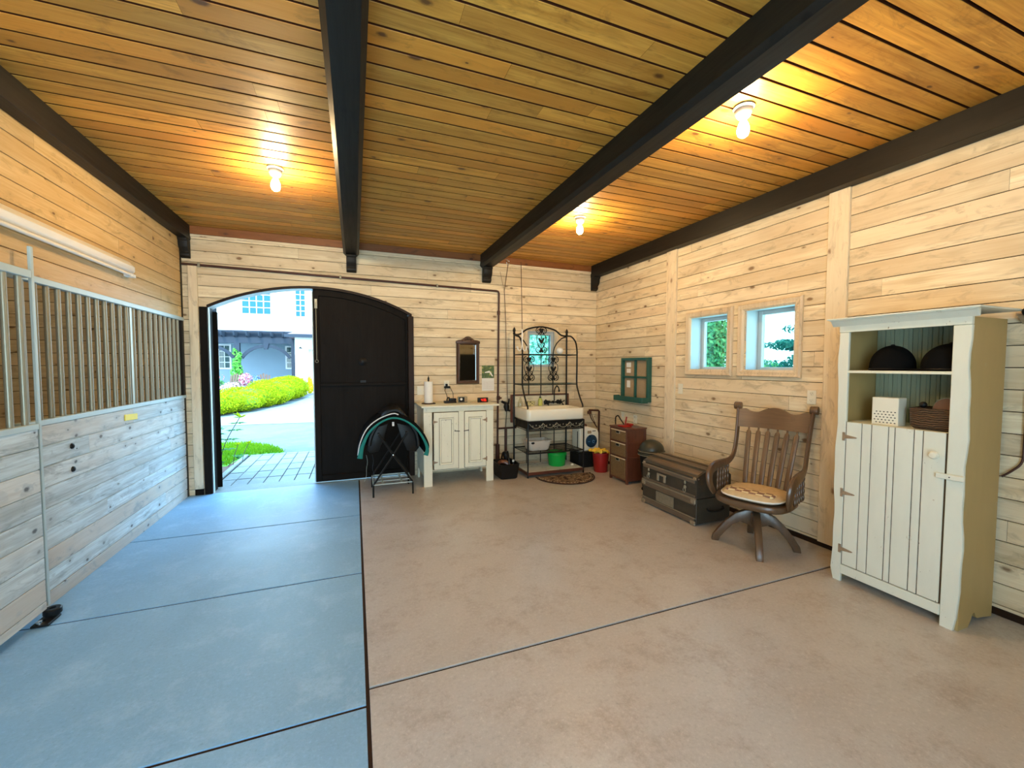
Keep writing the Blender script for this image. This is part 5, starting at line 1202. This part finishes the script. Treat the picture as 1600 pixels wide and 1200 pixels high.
mb = MB(); mb.tube([(-.0225, .055, .903), (-.0245, .055, .903)], .0035, 8); mb.build('turn_button_screw', M['iron'], parent=t)
# contents
def helmet(loc, rz, label, peak):
    t = thing('riding_helmet', label, 'riding helmet', loc, rz, None)
    mb = MB(); prof = [(.128, 0), (.134, .012), (.132, .03)]+[(.132*math.cos(a*PI/20), .03+.140*math.sin(a*PI/20)) for a in range(1, 10)]+[(.001, .172)]
    mb.lathe(prof, n=32, M=Matrix.Diagonal((1.02, .88, 1, 1))); mb.build('shell', M['blackcloth'], parent=t)
    mb = MB(); mb.ball((0, 0, .172), .012, (1, 1, .5), 10); mb.build('crown_button', M['black'], parent=t)
    mb = MB(); v = []; n = 14
    for k in range(n+1):
        a = -1.1+2.2*k/n; v += [(.13*math.cos(a), .115*math.sin(a), .018), ((.13+peak*math.cos(a*1.3))*math.cos(a), .118*math.sin(a), .004), (.13*math.cos(a), .115*math.sin(a), .008), ((.13+peak*math.cos(a*1.3))*math.cos(a), .118*math.sin(a), -.001+.002)]
    F = []
    for k in range(n): i = 4*k; F += [(i, i+1, i+5, i+4), (i+2, i+6, i+7, i+3), (i+1, i+3, i+7, i+5)]
    mb.poly(v, F); mb.build('peak', M['blackcloth'], parent=t)
    mb = MB(); mb.tube([(.135*math.cos(a*PI/16)*1.02, .135*.88*math.sin(a*PI/16), .012) for a in range(32)], .004, 6, closed=True); mb.build('rim_band', M['black'], parent=t)
    return t
helmet((CBX+.17, 1.685, 1.5185), math.radians(185), 'black riding helmet on the left of the cupboard top shelf', .03)
helmet((CBX+.17, 1.39, 1.5185), math.radians(120), 'black riding cap with a peak on the right of the cupboard top shelf', .07)
t = thing('perforated_cream_box', 'cream metal box with rows of punched holes in the cupboard', 'box', (CBX+.07, 1.665, 1.1535), math.radians(3))
mb = MB(); mb.box(0, .10, -.072, .072, 0, .185); bb = mb.build('box_body', M['outlet'], parent=t, bevel=.003)
mb = MB()
for r_ in range(5):
    for k in range(6):
        y = -.055+.02*k+(.01 if r_ % 2 else 0)
        if abs(y) < .064: mb.lathe([(.001, 0), (.0045, 0), (.001, .0006)], c=(-.0004, y, .018+.018*r_), n=8, M=Matrix.Rotation(-PI/2, 4, 'Y') @ Matrix.Diagonal((.75, 1.2, 1, 1)))
mb.build('punched_holes', Bk, parent=bb)
t = thing('rattan_basket', 'dark woven rattan basket on the right of the cupboard middle shelf', 'basket', (CBX+.17, 1.42, 1.1535))
mb = MB(); ringsolid(mb, [rrect(-.09, .09, -.10, .10, .02, 0), rrect(-.11, .11, -.115, .115, .03, .02), rrect(-.115, .115, -.12, .12, .03, .13), rrect(-.105, .105, -.11, .11, .03, .135), rrect(-.09, .09, -.095, .095, .03, .03)]); mb.build('basket_body', M['darkwicker'], parent=t)
t = thing('oval_brush', 'oval brown brush standing in the rattan basket', 'brush', (CBX+.15, 1.385, 1.185), 0)
mb = MB(); mb.lathe([(.001, 0), (.062, .002), (.066, .012), (.062, .024), (.001, .028)], c=(0, 0, .09), n=28, M=Matrix.Rotation(math.radians(-80), 4, 'Y') @ Matrix.Diagonal((1.15, 1, 1, 1))); mb.build('brush_back', M['mahogany'], parent=t)
mb = MB(); mb.tube([(-.006+0, .068*math.cos(a*PI/12), .09+.078*math.sin(a*PI/12)) for a in range(24)], .004, 6, closed=True); mb.build('brush_rim', M['barmetal'], parent=t)
t = thing('black_knob_tool', 'black round tool handle poking out of the rattan basket', 'tool', (CBX+.12, 1.49, 1.17))
mb = MB(); mb.tube([(0, 0, 0), (0, 0, .12)], .008, 8); mb.ball((0, 0, .135), .02, n=12); mb.build('tool_handle', Bk, parent=t)
# bracket and strap right of the cupboard
t = thing('wall_rack_arm', 'pale wall bracket with black end at the frame edge beside the cupboard', 'bracket', (XR, 1.14, 1.86))
mb = MB(); mb.box(-.03, -.002, -.25, .09, -.012, .02); mb.build('rail', M['trimboard'], parent=t, bevel=.003)
mb = MB(); mb.tube([(-.03, .02, -.01), (-.09, .02, .0)], .016, 10); mb.ball((-.09, .02, .005), .028, n=12); mb.build('black_end', Bk, parent=t)
mb = MB(); mb.prism([(-.002, -.06), (-.002, -.012), (-.07, -.012)], .02, M=Matrix.Translation((0, .05, 0))); mb.build('brace', M['cork'], parent=t)
mb = MB(); mb.tube(spline([(XR-.03, 1.175, 1.85), (XR-.02, 1.17, 1.5), (XR-.02, 1.17, 1.1), (XR-.02, 1.175, .98), (XR-.025, 1.21, .92), (XR-.03, 1.25, .875)], 5), .006, 8)
o = mb.build('hanging_strap', M['rust']); tag(o, 'long brown strap hanging down the wall right of the tall cupboard', 'strap')
# stored tack behind the camera, seen only in the mirror
t = thing('dark_tack_locker', 'dark wooden tack locker with a blue blanket, behind the camera', 'locker', (3.1, -1.28, 0), PI/2)
mb = MB(); mb.box(-.25, .27, -.5, .5, .05, 1.9); mb.build('locker_body', M['beam'], parent=t, bevel=.01)
mb = MB(); mb.box(-.29, -.26, -.4, .4, .5, 1.25); mb.build('blue_blanket', plain('blue_blanket_cloth', (.01, .02, .12), .9), parent=t, bevel=.01)
mb = MB()
for k in range(3): mb.box(-.30, -.26, -.45+.4*k, -.43+.4*k, 1.4, 1.8)
mb.build('locker_slats', M['iron'], parent=t)

# ------------------------------------------------------------------ outdoors
GZ = -.03
def foliage(mb, blobs, n, size, seed=1, up=.3, shell=.35):
    """blobs: (x,y,z,rx,ry,rz); n leaves over them, each a folded quad"""
    R = random.Random(seed); vols = [b[3]*b[4]+b[4]*b[5]+b[3]*b[5] for b in blobs]; tot = sum(vols)
    bm = mb.bm; g, r_ = mb.g, mb.r
    for b, vv in zip(blobs, vols):
        for _ in range(max(1, int(n*vv/tot))):
            d = Vector((R.gauss(0, 1), R.gauss(0, 1), R.gauss(0, 1))).normalized()
            k = 1-shell*R.random()**1.5
            lump = 1+.10*math.sin(d.x*7+b[0])*math.sin(d.y*6+b[1])*math.cos(d.z*5)
            p = Vector((b[0]+d.x*b[3]*k*lump, b[1]+d.y*b[4]*k*lump, b[2]+d.z*b[5]*k*lump))
            nn = (d+Vector((R.uniform(-.8, .8), R.uniform(-.8, .8), R.uniform(-.8, .8)+up))).normalized()
            a = nn.cross(Vector((R.uniform(-1, 1), R.uniform(-1, 1), R.uniform(-1, 1)))).normalized(); c = nn.cross(a)
            s = size*R.uniform(.6, 1.3)
            v = [bm.verts.new(p-a*s), bm.verts.new(p+c*s*.45+nn*s*.12), bm.verts.new(p+a*s), bm.verts.new(p-c*s*.45+nn*s*.12)]
            f = bm.faces.new(v); rr = (R.random(), R.random())
            for l in f.loops: l[r_].uv = rr
def fbuild(mb, name, mat, parent=None):
    me = bpy.data.meshes.new(name); mb.bm.to_mesh(me); mb.bm.free(); me.materials.append(mat)
    o = bpy.data.objects.new(name, me); C.objects.link(o)
    if parent: o.parent = parent
    return o
# ground
mb = MB(); mb.box(-60, 60, D+TH+.12, 90, -.4, GZ-.03); o = struct(mb.build('ground', M['drive']))
mb = MB(); px, py = .185, .40
y = D+TH+.13
k = 0
while y < 8.30:
    for i in range(-7, 14):
        x0 = -.43+px*i
        if x0 < -1.62 and y > 6.05+(-1.62-x0)*9: pass
        mb.box(x0+.006, x0+px-.006, y+.011, min(y+py, 8.33)-.011, GZ-.05, GZ+.004+.002*math.sin(i*3.1+k*1.7))
    y += py; k += 1
struct(mb.build('paver_path', M['paver'], bevel=.004))
mb = MB(); mb.box(-1.74, 2.2, D+TH+.12, 8.33, GZ-.06, GZ-.006); struct(mb.build('paver_bed', M['darkgap']))
mb = MB()
for (a, b, c_, d_) in ((-1.775, 6.2, -1.785, 8.3),):
    mb.bar((a, b, GZ), (c_, d_, GZ), .06, .04)
struct(mb.build('path_kerb', M['paver'], bevel=.006))
mb = MB(); v = [(-2.6, 6.1, GZ-.01), (-1.80, 6.1, GZ-.01), (-1.81, 8.35, GZ-.01), (-2.6, 8.4, GZ-.01)]; mb.poly(v, [(0, 1, 2, 3)]); struct(mb.build('planting_bed', M['soil']))
# lawn patch
def blades(mb, poly, n, h, seed, z=GZ):
    R = random.Random(seed); xs = [p[0] for p in poly]; ys_ = [p[1] for p in poly]; c = 0
    def inside(x, y):
        k = False; j_ = len(poly)-1
        for i in range(len(poly)):
            if (poly[i][1] > y) != (poly[j_][1] > y) and x < (poly[j_][0]-poly[i][0])*(y-poly[i][1])/(poly[j_][1]-poly[i][1])+poly[i][0]: k = not k
            j_ = i
        return k
    while c < n:
        x, y = R.uniform(min(xs), max(xs)), R.uniform(min(ys_), max(ys_))
        if not inside(x, y): continue
        c += 1; a = R.uniform(0, PI); hh = h*R.uniform(.6, 1.3); w = .006
        dx, dy = math.cos(a)*w, math.sin(a)*w; lx, ly = R.uniform(-.02, .02), R.uniform(-.02, .02)
        v = [mb.bm.verts.new(q) for q in ((x-dx, y-dy, z), (x+dx, y+dy, z), (x+dx*.3+lx, y+dy*.3+ly, z+hh), (x-dx*.3+lx, y-dy*.3+ly, z+hh))]
        f = mb.bm.faces.new(v); rr = (R.random(), R.random())
        for l in f.loops: l[mb.r].uv = rr
lawn = [(-1.90, 7.55), (-1.80, 8.30), (-1.25, 8.33), (-1.22, 8.45), (-1.55, 9.1), (-2.0, 9.55), (-3.2, 9.9), (-3.2, 7.6)]
mb = MB(); blades(mb, lawn, 9000, .055, 4); o = fbuild(mb, 'lawn_grass', M['grass']); tag(o, 'patch of bright green lawn grass beside the paved path', 'grass', kind='stuff')
mb = MB(); mb.poly([(x, y, GZ-.008) for x, y in lawn], [tuple(range(len(lawn)))]); struct(mb.build('lawn_soil', plain('lawn_base_green', (.14, .36, .03), .9)))
# flagstone walk
fl = [(-5.2, 13.0), (4, 12.2), (4, 40), (-2.2, 40), (-2.1, 25), (-2.4, 20), (-3.2, 16.2), (-4.1, 14.3), (-6, 13.6)]
mb = MB(); mb.poly([(x, y, GZ-.022) for x, y in fl], [tuple(range(len(fl)))]); struct(mb.build('flagstone_walk', M['flag']))
# hedge: clipped rounded shrubs in a row
sh = [(0, 0, .38, .95, .95, .46), (.35, .3, .42, .6, .6, .44), (-.4, -.2, .40, .6, .7, .42)]
mb = MB(); foliage(mb, sh, 12000, .035, 5, shell=.16)
g0 = fbuild(mb, 'clipped_shrub', M['lime'])
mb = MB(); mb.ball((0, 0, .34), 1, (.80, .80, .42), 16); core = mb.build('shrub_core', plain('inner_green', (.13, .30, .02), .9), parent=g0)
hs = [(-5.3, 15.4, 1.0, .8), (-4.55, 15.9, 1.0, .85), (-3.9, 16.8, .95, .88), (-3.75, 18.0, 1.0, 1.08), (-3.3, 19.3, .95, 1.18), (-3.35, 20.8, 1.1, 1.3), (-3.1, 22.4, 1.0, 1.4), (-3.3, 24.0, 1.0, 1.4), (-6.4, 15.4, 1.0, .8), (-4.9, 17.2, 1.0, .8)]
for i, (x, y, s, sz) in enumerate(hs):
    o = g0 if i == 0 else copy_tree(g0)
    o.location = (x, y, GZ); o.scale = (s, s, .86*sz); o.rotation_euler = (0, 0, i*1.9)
    tag(o, 'rounded lime green shrub in the long clipped hedge beyond the driveway', 'shrub', 'clipped lime green hedge shrubs')
# plants by the left leaf
def sprout(root, h, lean, seed, mat, n=9, ls=.07):
    R = random.Random(seed); mb = MB(); tip = (lean[0], lean[1], h); mb.tube(spline([(0, 0, 0), (lean[0]*.3, lean[1]*.3, h*.5), tip], 4), .005, 5); mb.build('stem', M['bark'], parent=root)
    mb = MB()
    for k in range(n):
        a = k*2*PI/n+R.uniform(-.3, .3); up = R.uniform(.1, .9); d = Vector((math.cos(a), math.sin(a), up)).normalized(); sd = d.cross(Vector((0, 0, 1))).normalized(); p = Vector(tip)+Vector((0, 0, -.02*R.random()))
        L = ls*R.uniform(.7, 1.2)
        mb.poly([p, p+d*L*.5+sd*L*.2+Vector((0, 0, .006)), p+d*L, p+d*L*.5-sd*L*.2+Vector((0, 0, .006))], [(0, 1, 2, 3)])
    mb.build('leaf_whorl', M[mat], parent=root)
for i, (x, y, h, lean, mat, lb) in enumerate(((-1.90, 7.15, .80, (.28, .05), 'lime', 'tall leaning sprig with pale leaf tips beside the open left leaf'),
        (-2.02, 7.2, .62, (.12, .0), 'leafgreen', 'lower leafy sprig with grey-green leaves against the open left leaf'),
        (-1.80, 7.5, .34, (.08, 0), 'lime', 'short upright sprout with lime tips, left one in front of the lawn'),
        (-1.72, 7.7, .32, (.10, 0), 'lime', 'short upright sprout with lime tips, right one in front of the lawn'),
        (-1.95, 6.9, .16, (.12, -.02), 'leafgreen', 'low broad-leaved plant at the bottom left of the planting bed'),
        (-1.86, 7.5, .12, (.14, 0), 'leafgreen', 'low dark-leaved plant at the kerb in front of the lawn'))):
    t = thing('garden_sprig', lb, 'plant', (x, y, GZ)); sprout(t, h, lean, i+3, mat, 12 if 'low ' not in lb else 14, .12 if 'sprout' not in lb else .075)
    if h > .5:
        for q in (.40, .58, .75, .88):
            mb = MB(); R = random.Random(i)
            for k in range(6):
                a = k*1.05; d = Vector((math.cos(a), math.sin(a), .2)); sd = Vector((-math.sin(a), math.cos(a), 0)); p = Vector((lean[0]*q, lean[1]*q, h*q)); L = .13
                mb.poly([p, p+d*L*.5+sd*L*.22, p+d*L-Vector((0, 0, .02)), p+d*L*.5-sd*L*.22], [(0, 1, 2, 3)])
            mb.build('side_leaves', M['leafgreen'], parent=t)
# ---------------- house across the drive
HY = 30.0
t = thing('white_house', 'large white stucco house with blue-paned windows seen through the doorway', 'house', (-5.5, HY, 0)); inv = rel((-5.5, HY, 0))
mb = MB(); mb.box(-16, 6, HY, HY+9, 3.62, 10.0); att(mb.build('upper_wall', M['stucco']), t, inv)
mb = MB(); mb.box(-16, 6, HY+3.0, HY+9, -.2, 3.6); att(mb.build('porch_wall', M['shadestucco']), t, inv)
mb = MB(); mb.box(-16, 6, HY+.002, HY+3.0, 3.55, 3.619); att(mb.build('porch_ceiling', M['shadestucco']), t, inv)
def hwin(x0, x1, z0, z1, y, nx, nz, pane, fr=.09):
    mb = MB(); mb.box(x0, x1, y-.03, y-.006, z0, z1); w = att(mb.build('window_pane', M[pane]), t, inv)
    mb = MB(); mb.box(x0-fr, x0, y-.06, y-.002, z0-fr, z1+fr); mb.box(x1, x1+fr, y-.06, y-.002, z0-fr, z1+fr); mb.box(x0, x1, y-.06, y-.002, z0-fr, z0); mb.box(x0, x1, y-.06, y-.002, z1, z1+fr)
    for i in range(1, nx): x = x0+(x1-x0)*i/nx; mb.box(x-.022, x+.022, y-.05, y-.025, z0, z1)
    for i in range(1, nz): z = z0+(z1-z0)*i/nz; mb.box(x0, x1, y-.048, y-.027, z-.022, z+.022)
    att(mb.build('window_muntins', M['stucco']), t, inv)
hwin(-6.46, -4.92, 4.76, 6.35, HY, 4, 4, 'sky_pane'); hwin(-3.49, -2.96, 4.70, 6.45, HY, 2, 5, 'sky_pane'); hwin(-8.75, -7.78, 4.78, 6.3, HY, 4, 4, 'sky_pane'); hwin(-1.6, -.4, 4.7, 6.4, HY, 3, 5, 'sky_pane')
hwin(-8.50, -7.92, 1.36, 2.85, HY+3, 2, 4, 'dark_pane', .1); hwin(-4.47, -3.6, 1.36, 2.80, HY+3, 3, 4, 'dark_pane', .1)
# wing with porch door on the right
t = thing('entry_wing', 'white entry wing with a rose tiled roof and lantern at right of the pergola', 'building', (-1.5, 26.3, 0)); inv = rel((-1.5, 26.3, 0))
mb = MB(); mb.box(-3.12, -2.46, 26.0, 29.9, -.1, 3.15); mb.box(-2.46, 4, 26.5, 29.9, -.1, 3.15); mb.box(-2.46, 4, 26.0, 26.5, 2.44, 3.15); att(mb.build('wing_wall', M['stucco']), t, inv)
mb = MB(); mb.poly([(-3.5, 25.5, 3.24), (4.5, 25.5, 3.24), (4.5, 29.9, 4.4), (-1.5, 29.9, 4.4), (-3.5, 25.5, 3.14), (4.5, 25.5, 3.14), (4.5, 29.9, 3.14), (-3.5, 29.9, 3.14)], [(0, 1, 2, 3), (4, 7, 6, 5), (0, 4, 5, 1), (0, 3, 7, 4), (2, 6, 7, 3), (1, 5, 6, 2)]); att(mb.build('tiled_roof', M['roof']), t, inv)
mb = MB(); mb.box(-3.56, 4.5, 25.42, 25.5, 3.08, 3.26); att(mb.build('eave_gutter', M['pergola']), t, inv)
t = thing('wall_lantern', 'small dark wall lantern on the white entry wing', 'lantern', (-2.83, 25.99, 2.42))
mb = MB(); mb.lathe([(.001, .16), (.02, .14), (.09, .07), (.10, .05), (.001, .05)], c=(0, -.14, 0), n=8); mb.tube([(0, 0, .0), (0, -.08, .18), (0, -.14, .16)], .012, 6); mb.build('lantern_cap', M['iron'], parent=t)
mb = MB(); mb.lathe([(.001, -.14), (.06, -.14), (.085, .05), (.001, .05)], c=(0, -.14, 0), n=8); mb.build('lantern_glass', M['stucco'], parent=t)
# pergola
PY = 28.0
t = thing('arched_pergola', 'slate grey timber pergola with curved braces in front of the house', 'pergola', (-5.5, PY, 0)); inv = rel((-5.5, PY, 0)); Pg = M['pergola']
for x in (-9.3, -6.33, -3.42):
    mb = MB(); mb.box(x-.13, x+.13, PY-.13, PY+.13, GZ, 2.85); mb.box(x-.18, x+.18, PY-.18, PY+.18, GZ, .25); att(mb.build('post', Pg), t, inv)
mb = MB(); mb.box(-9.8, -3.28, PY-.12, PY+.12, 2.82, 3.16); att(mb.build('beam', Pg), t, inv)
for i in range(11):
    x = -9.5+i*.615; mb = MB(); mb.prism([(-.55, 3.38), (-.45, 3.22), (-.2, 3.16), (2.0, 3.16), (2.0, 3.48), (-.55, 3.48)], .07, M=Matrix(((0, 1, 0, x), (1, 0, 0, PY), (0, 0, 1, 0), (0, 0, 0, 1)))); att(mb.build('rafter', Pg), t, inv)
mb = MB()
for y in (PY-.35, PY+.1, PY+.7, PY+1.3): mb.box(-9.8, -3.3, y, y+.08, 3.48, 3.54)
mb.box(-9.8, -3.5, PY+.3, PY+.36, 3.17, 3.47); att(mb.build('purlins', Pg), t, inv)
for x0, x1 in ((-6.2, -3.55), (-9.17, -6.46)):
    mb = MB(); xc = (x0+x1)/2; hw = (x1-x0)/2; zt, zb = 2.76, 2.0; R_ = (hw*hw+(zt-zb)**2)/(2*(zt-zb)); q = []
    N = 16; th = math.asin(hw/R_)
    for rr in (R_, R_-.17):
        row = [(xc+rr*math.sin(-th+2*th*k/N), zt-R_+rr*math.cos(-th+2*th*k/N)) for k in range(N+1)]; q += row if rr == R_ else row[::-1]
    for k in range(N):
        a, b, c_, d_ = q[k], q[k+1], q[2*N-k], q[2*N+1-k]; mb.prism([a, b, c_, d_], .14, M=Matrix.Translation((0, PY-.07, 0)))
    att(mb.build('curved_brace', Pg), t, inv)
    mb = MB(); mb.prism([(xc-.16, 2.84), (xc+.16, 2.84), (xc+.08, 2.48), (xc-.08, 2.48)], .24, M=Matrix.Translation((0, PY-.14, 0))); att(mb.build('keystone_block', Pg), t, inv)
# vine, chairs, pots, flowers
mb = MB(); foliage(mb, [(-6.35, PY-.2, .5, .34, .25, .5), (-6.45, PY-.2, 1.0, .22, .25, .4), (-6.22, PY-.2, 1.25, .2, .2, .35), (-6.38, PY-.15, 1.65, .2, .2, .4), (-6.25, PY-.1, 2.05, .15, .2, .35), (-6.42, PY-.1, 2.3, .12, .2, .2)], 1100, .085, 8); o = fbuild(mb, 'climbing_vine', M['vine']); tag(o, 'green vine climbing the middle pergola post', 'vine')
def flowers(x, y, rx, ry, lb, seed, mats=('whiteflower', 'leafgreen')):
    t = thing('flower_clump', lb, 'flowers', (x, y, GZ)); 
    mb = MB(); foliage(mb, [(0, 0, .28, rx, ry, .26)], 500, .07, seed); fbuild(mb, 'leaves', M[mats[1]], t)
    mb = MB(); foliage(mb, [(0, 0, .56, rx, ry, .30)], 450, .05, seed+1); fbuild(mb, 'blossoms', M[mats[0]], t)
flowers(-5.9, 20.3, .7, .7, 'pale pink and white flower clump behind the left end of the hedge', 11)
flowers(-4.9, 20.6, .45, .5, 'white flower clump behind the middle of the hedge', 13)
flowers(-7.0, 20.8, .45, .6, 'small pale flower clump nearest the dark planter', 15)
t = thing('garden_planter', 'dark grey planter with red flowers at the left edge of the doorway view', 'planter', (-6.35, 24.2, GZ))
mb = MB(); mb.lathe([(.001, 0), (.16, 0), (.24, .42), (.27, .42), (.27, .47), (.001, .45)], n=18); mb.build('pot', M['pergola'], parent=t)
mb = MB(); foliage(mb, [(0, 0, .62, .30, .3, .22)], 300, .06, 21); fbuild(mb, 'leaves', M['leafgreen'], t)
mb = MB(); foliage(mb, [(0, 0, .95, .30, .3, .22)], 30, .05, 22); fbuild(mb, 'blossoms', leaf_mat('pink_blossoms', (.75, .08, .15), (.8, .3, .35)), t)
def garden_chair(x, y, rz, lb):
    t = thing('slatted_garden_chair', lb, 'garden chair', (x, y, GZ), rz); A = M['adirondack']
    mb = MB()
    for k in range(5): mb.bar((-.24+.12*k, .25, .35), ((-.24+.12*k)*1.15, .55, 1.10-.05*abs(k-2)), .10, .025, up=(0, -1, 0))
    mb.build('fan_back', A, parent=t)
    mb = MB(); mb.box(-.28, .28, -.3, .28, .33, .37); mb.build('seat', A, parent=t)
    for s_ in (-1, 1):
        mb = MB(); mb.box(s_*.33-.06, s_*.33+.06, -.38, .35, .56, .59); mb.build('arm', A, parent=t)
        mb = MB(); mb.box(s_*.33-.03, s_*.33+.03, -.36, -.30, 0, .56); mb.build('leg', A, parent=t)
garden_chair(-4.7, 26.3, .25, 'brown slatted garden chair behind the right part of the hedge'); garden_chair(-6.2, 26.2, -.2, 'brown slatted garden chair left of the vine-covered post')
mb = MB(); foliage(mb, [(-5.6, 26.3, .75, .35, .3, .35)], 260, .08, 31); o = fbuild(mb, 'pink_shrub', leaf_mat('red_blossom', (.6, .08, .14), (.75, .6, .65))); tag(o, 'red and white flowering plant between the two garden chairs', 'plant')
mb = MB(); foliage(mb, [(-5.15, 26.4, .7, .25, .3, .3)], 160, .08, 33); o = fbuild(mb, 'blue_iris', leaf_mat('blue_iris_leaf', (.08, .12, .5), (.3, .5, .55))); tag(o, 'blue flowering plant beside the right garden chair', 'plant')
mb = MB(); foliage(mb, [(-2.3, 24.9, .35, .20, .2, .34), (-2.3, 24.9, .68, .12, .12, .28)], 900, .05, 35); o = fbuild(mb, 'yellow_conifer', M['yellowleaf']); tag(o, 'small golden cone-shaped shrub in front of the entry wing', 'shrub')
# trees outside the windows
def tree(name, lb, base, blobs, n, size, mat, seed):
    t = thing(name, lb, 'tree', base)
    zc = min(b[2]-b[5]*.5 for b in blobs); bx_ = sum(b[0] for b in blobs)/len(blobs); by_ = sum(b[1] for b in blobs)/len(blobs)
    mb = MB(); mb.tube([(0, 0, 0), (bx_*.4, by_*.4, zc*.6), (bx_, by_, max(b[2] for b in blobs))], [.14, .10, .03], 10)
    for b in blobs: mb.tube([(bx_*.4, by_*.4, zc*.6), (b[0], b[1], b[2])], [.05, .015], 6)
    mb.build('trunk', M['bark'], parent=t)
    mb = MB(); foliage(mb, blobs, n, size, seed, shell=.9); fbuild(mb, 'foliage', M[mat], t); return t
tree('broadleaf_tree', 'dense green leafy tree filling the left of the two side windows', (9.9, 9.9, GZ), [(0, 0, 1.6, 1.5, 1.35, 1.6), (.1, .3, 3.2, 1.4, 1.3, 1.3), (.6, 1.5, 1.8, 1.5, 1.4, 1.6), (-.1, -.2, 2.4, 1.2, 1.2, 1.0)], 30000, .075, 'leafgreen', 41)
tree('conifer_tree', 'blue-green conifer branches in the right of the two side windows', (15.0, 10.2, GZ), [(.2, -.6, 2.9, 1.3, 1.0, .22), (.5, .2, 2.35, 1.6, 1.1, .22), (-.2, -.9, 1.8, 1.3, .8, .25), (0, .6, 1.4, 1.6, 1.2, .4)], 5000, .09, 'conifer', 43)
tree('garden_bush', 'pale green bush at the bottom of the right side window', (12.4, 9.6, GZ), [(0, 0, .9, .8, .8, .9), (-.3, .5, 1.3, .5, .5, .4)], 2500, .07, 'leafgreen', 45)
tree('pale_tree', 'pale green tree outside the small window behind the sink rack', (6.1, 12.5, GZ), [(-.3, 0, 2.0, 1.6, 1.2, 1.3), (.6, .4, 2.9, 1.3, 1.2, 1.0), (-.5, -.2, 3.4, 1.0, 1, .7)], 7000, .09, 'paleleaf', 47)
tree('young_conifer', 'blue-green conifer further along the side yard, beyond the edge of the right window', (14.0, 5.2, GZ), [(0, 0, 1.2, 1.3, 1.3, .4), (0, .1, 2.0, 1.1, 1.1, .4), (.1, 0, 2.8, .8, .8, .4), (0, 0, 3.6, .5, .5, .4)], 5000, .09, 'conifer', 49)
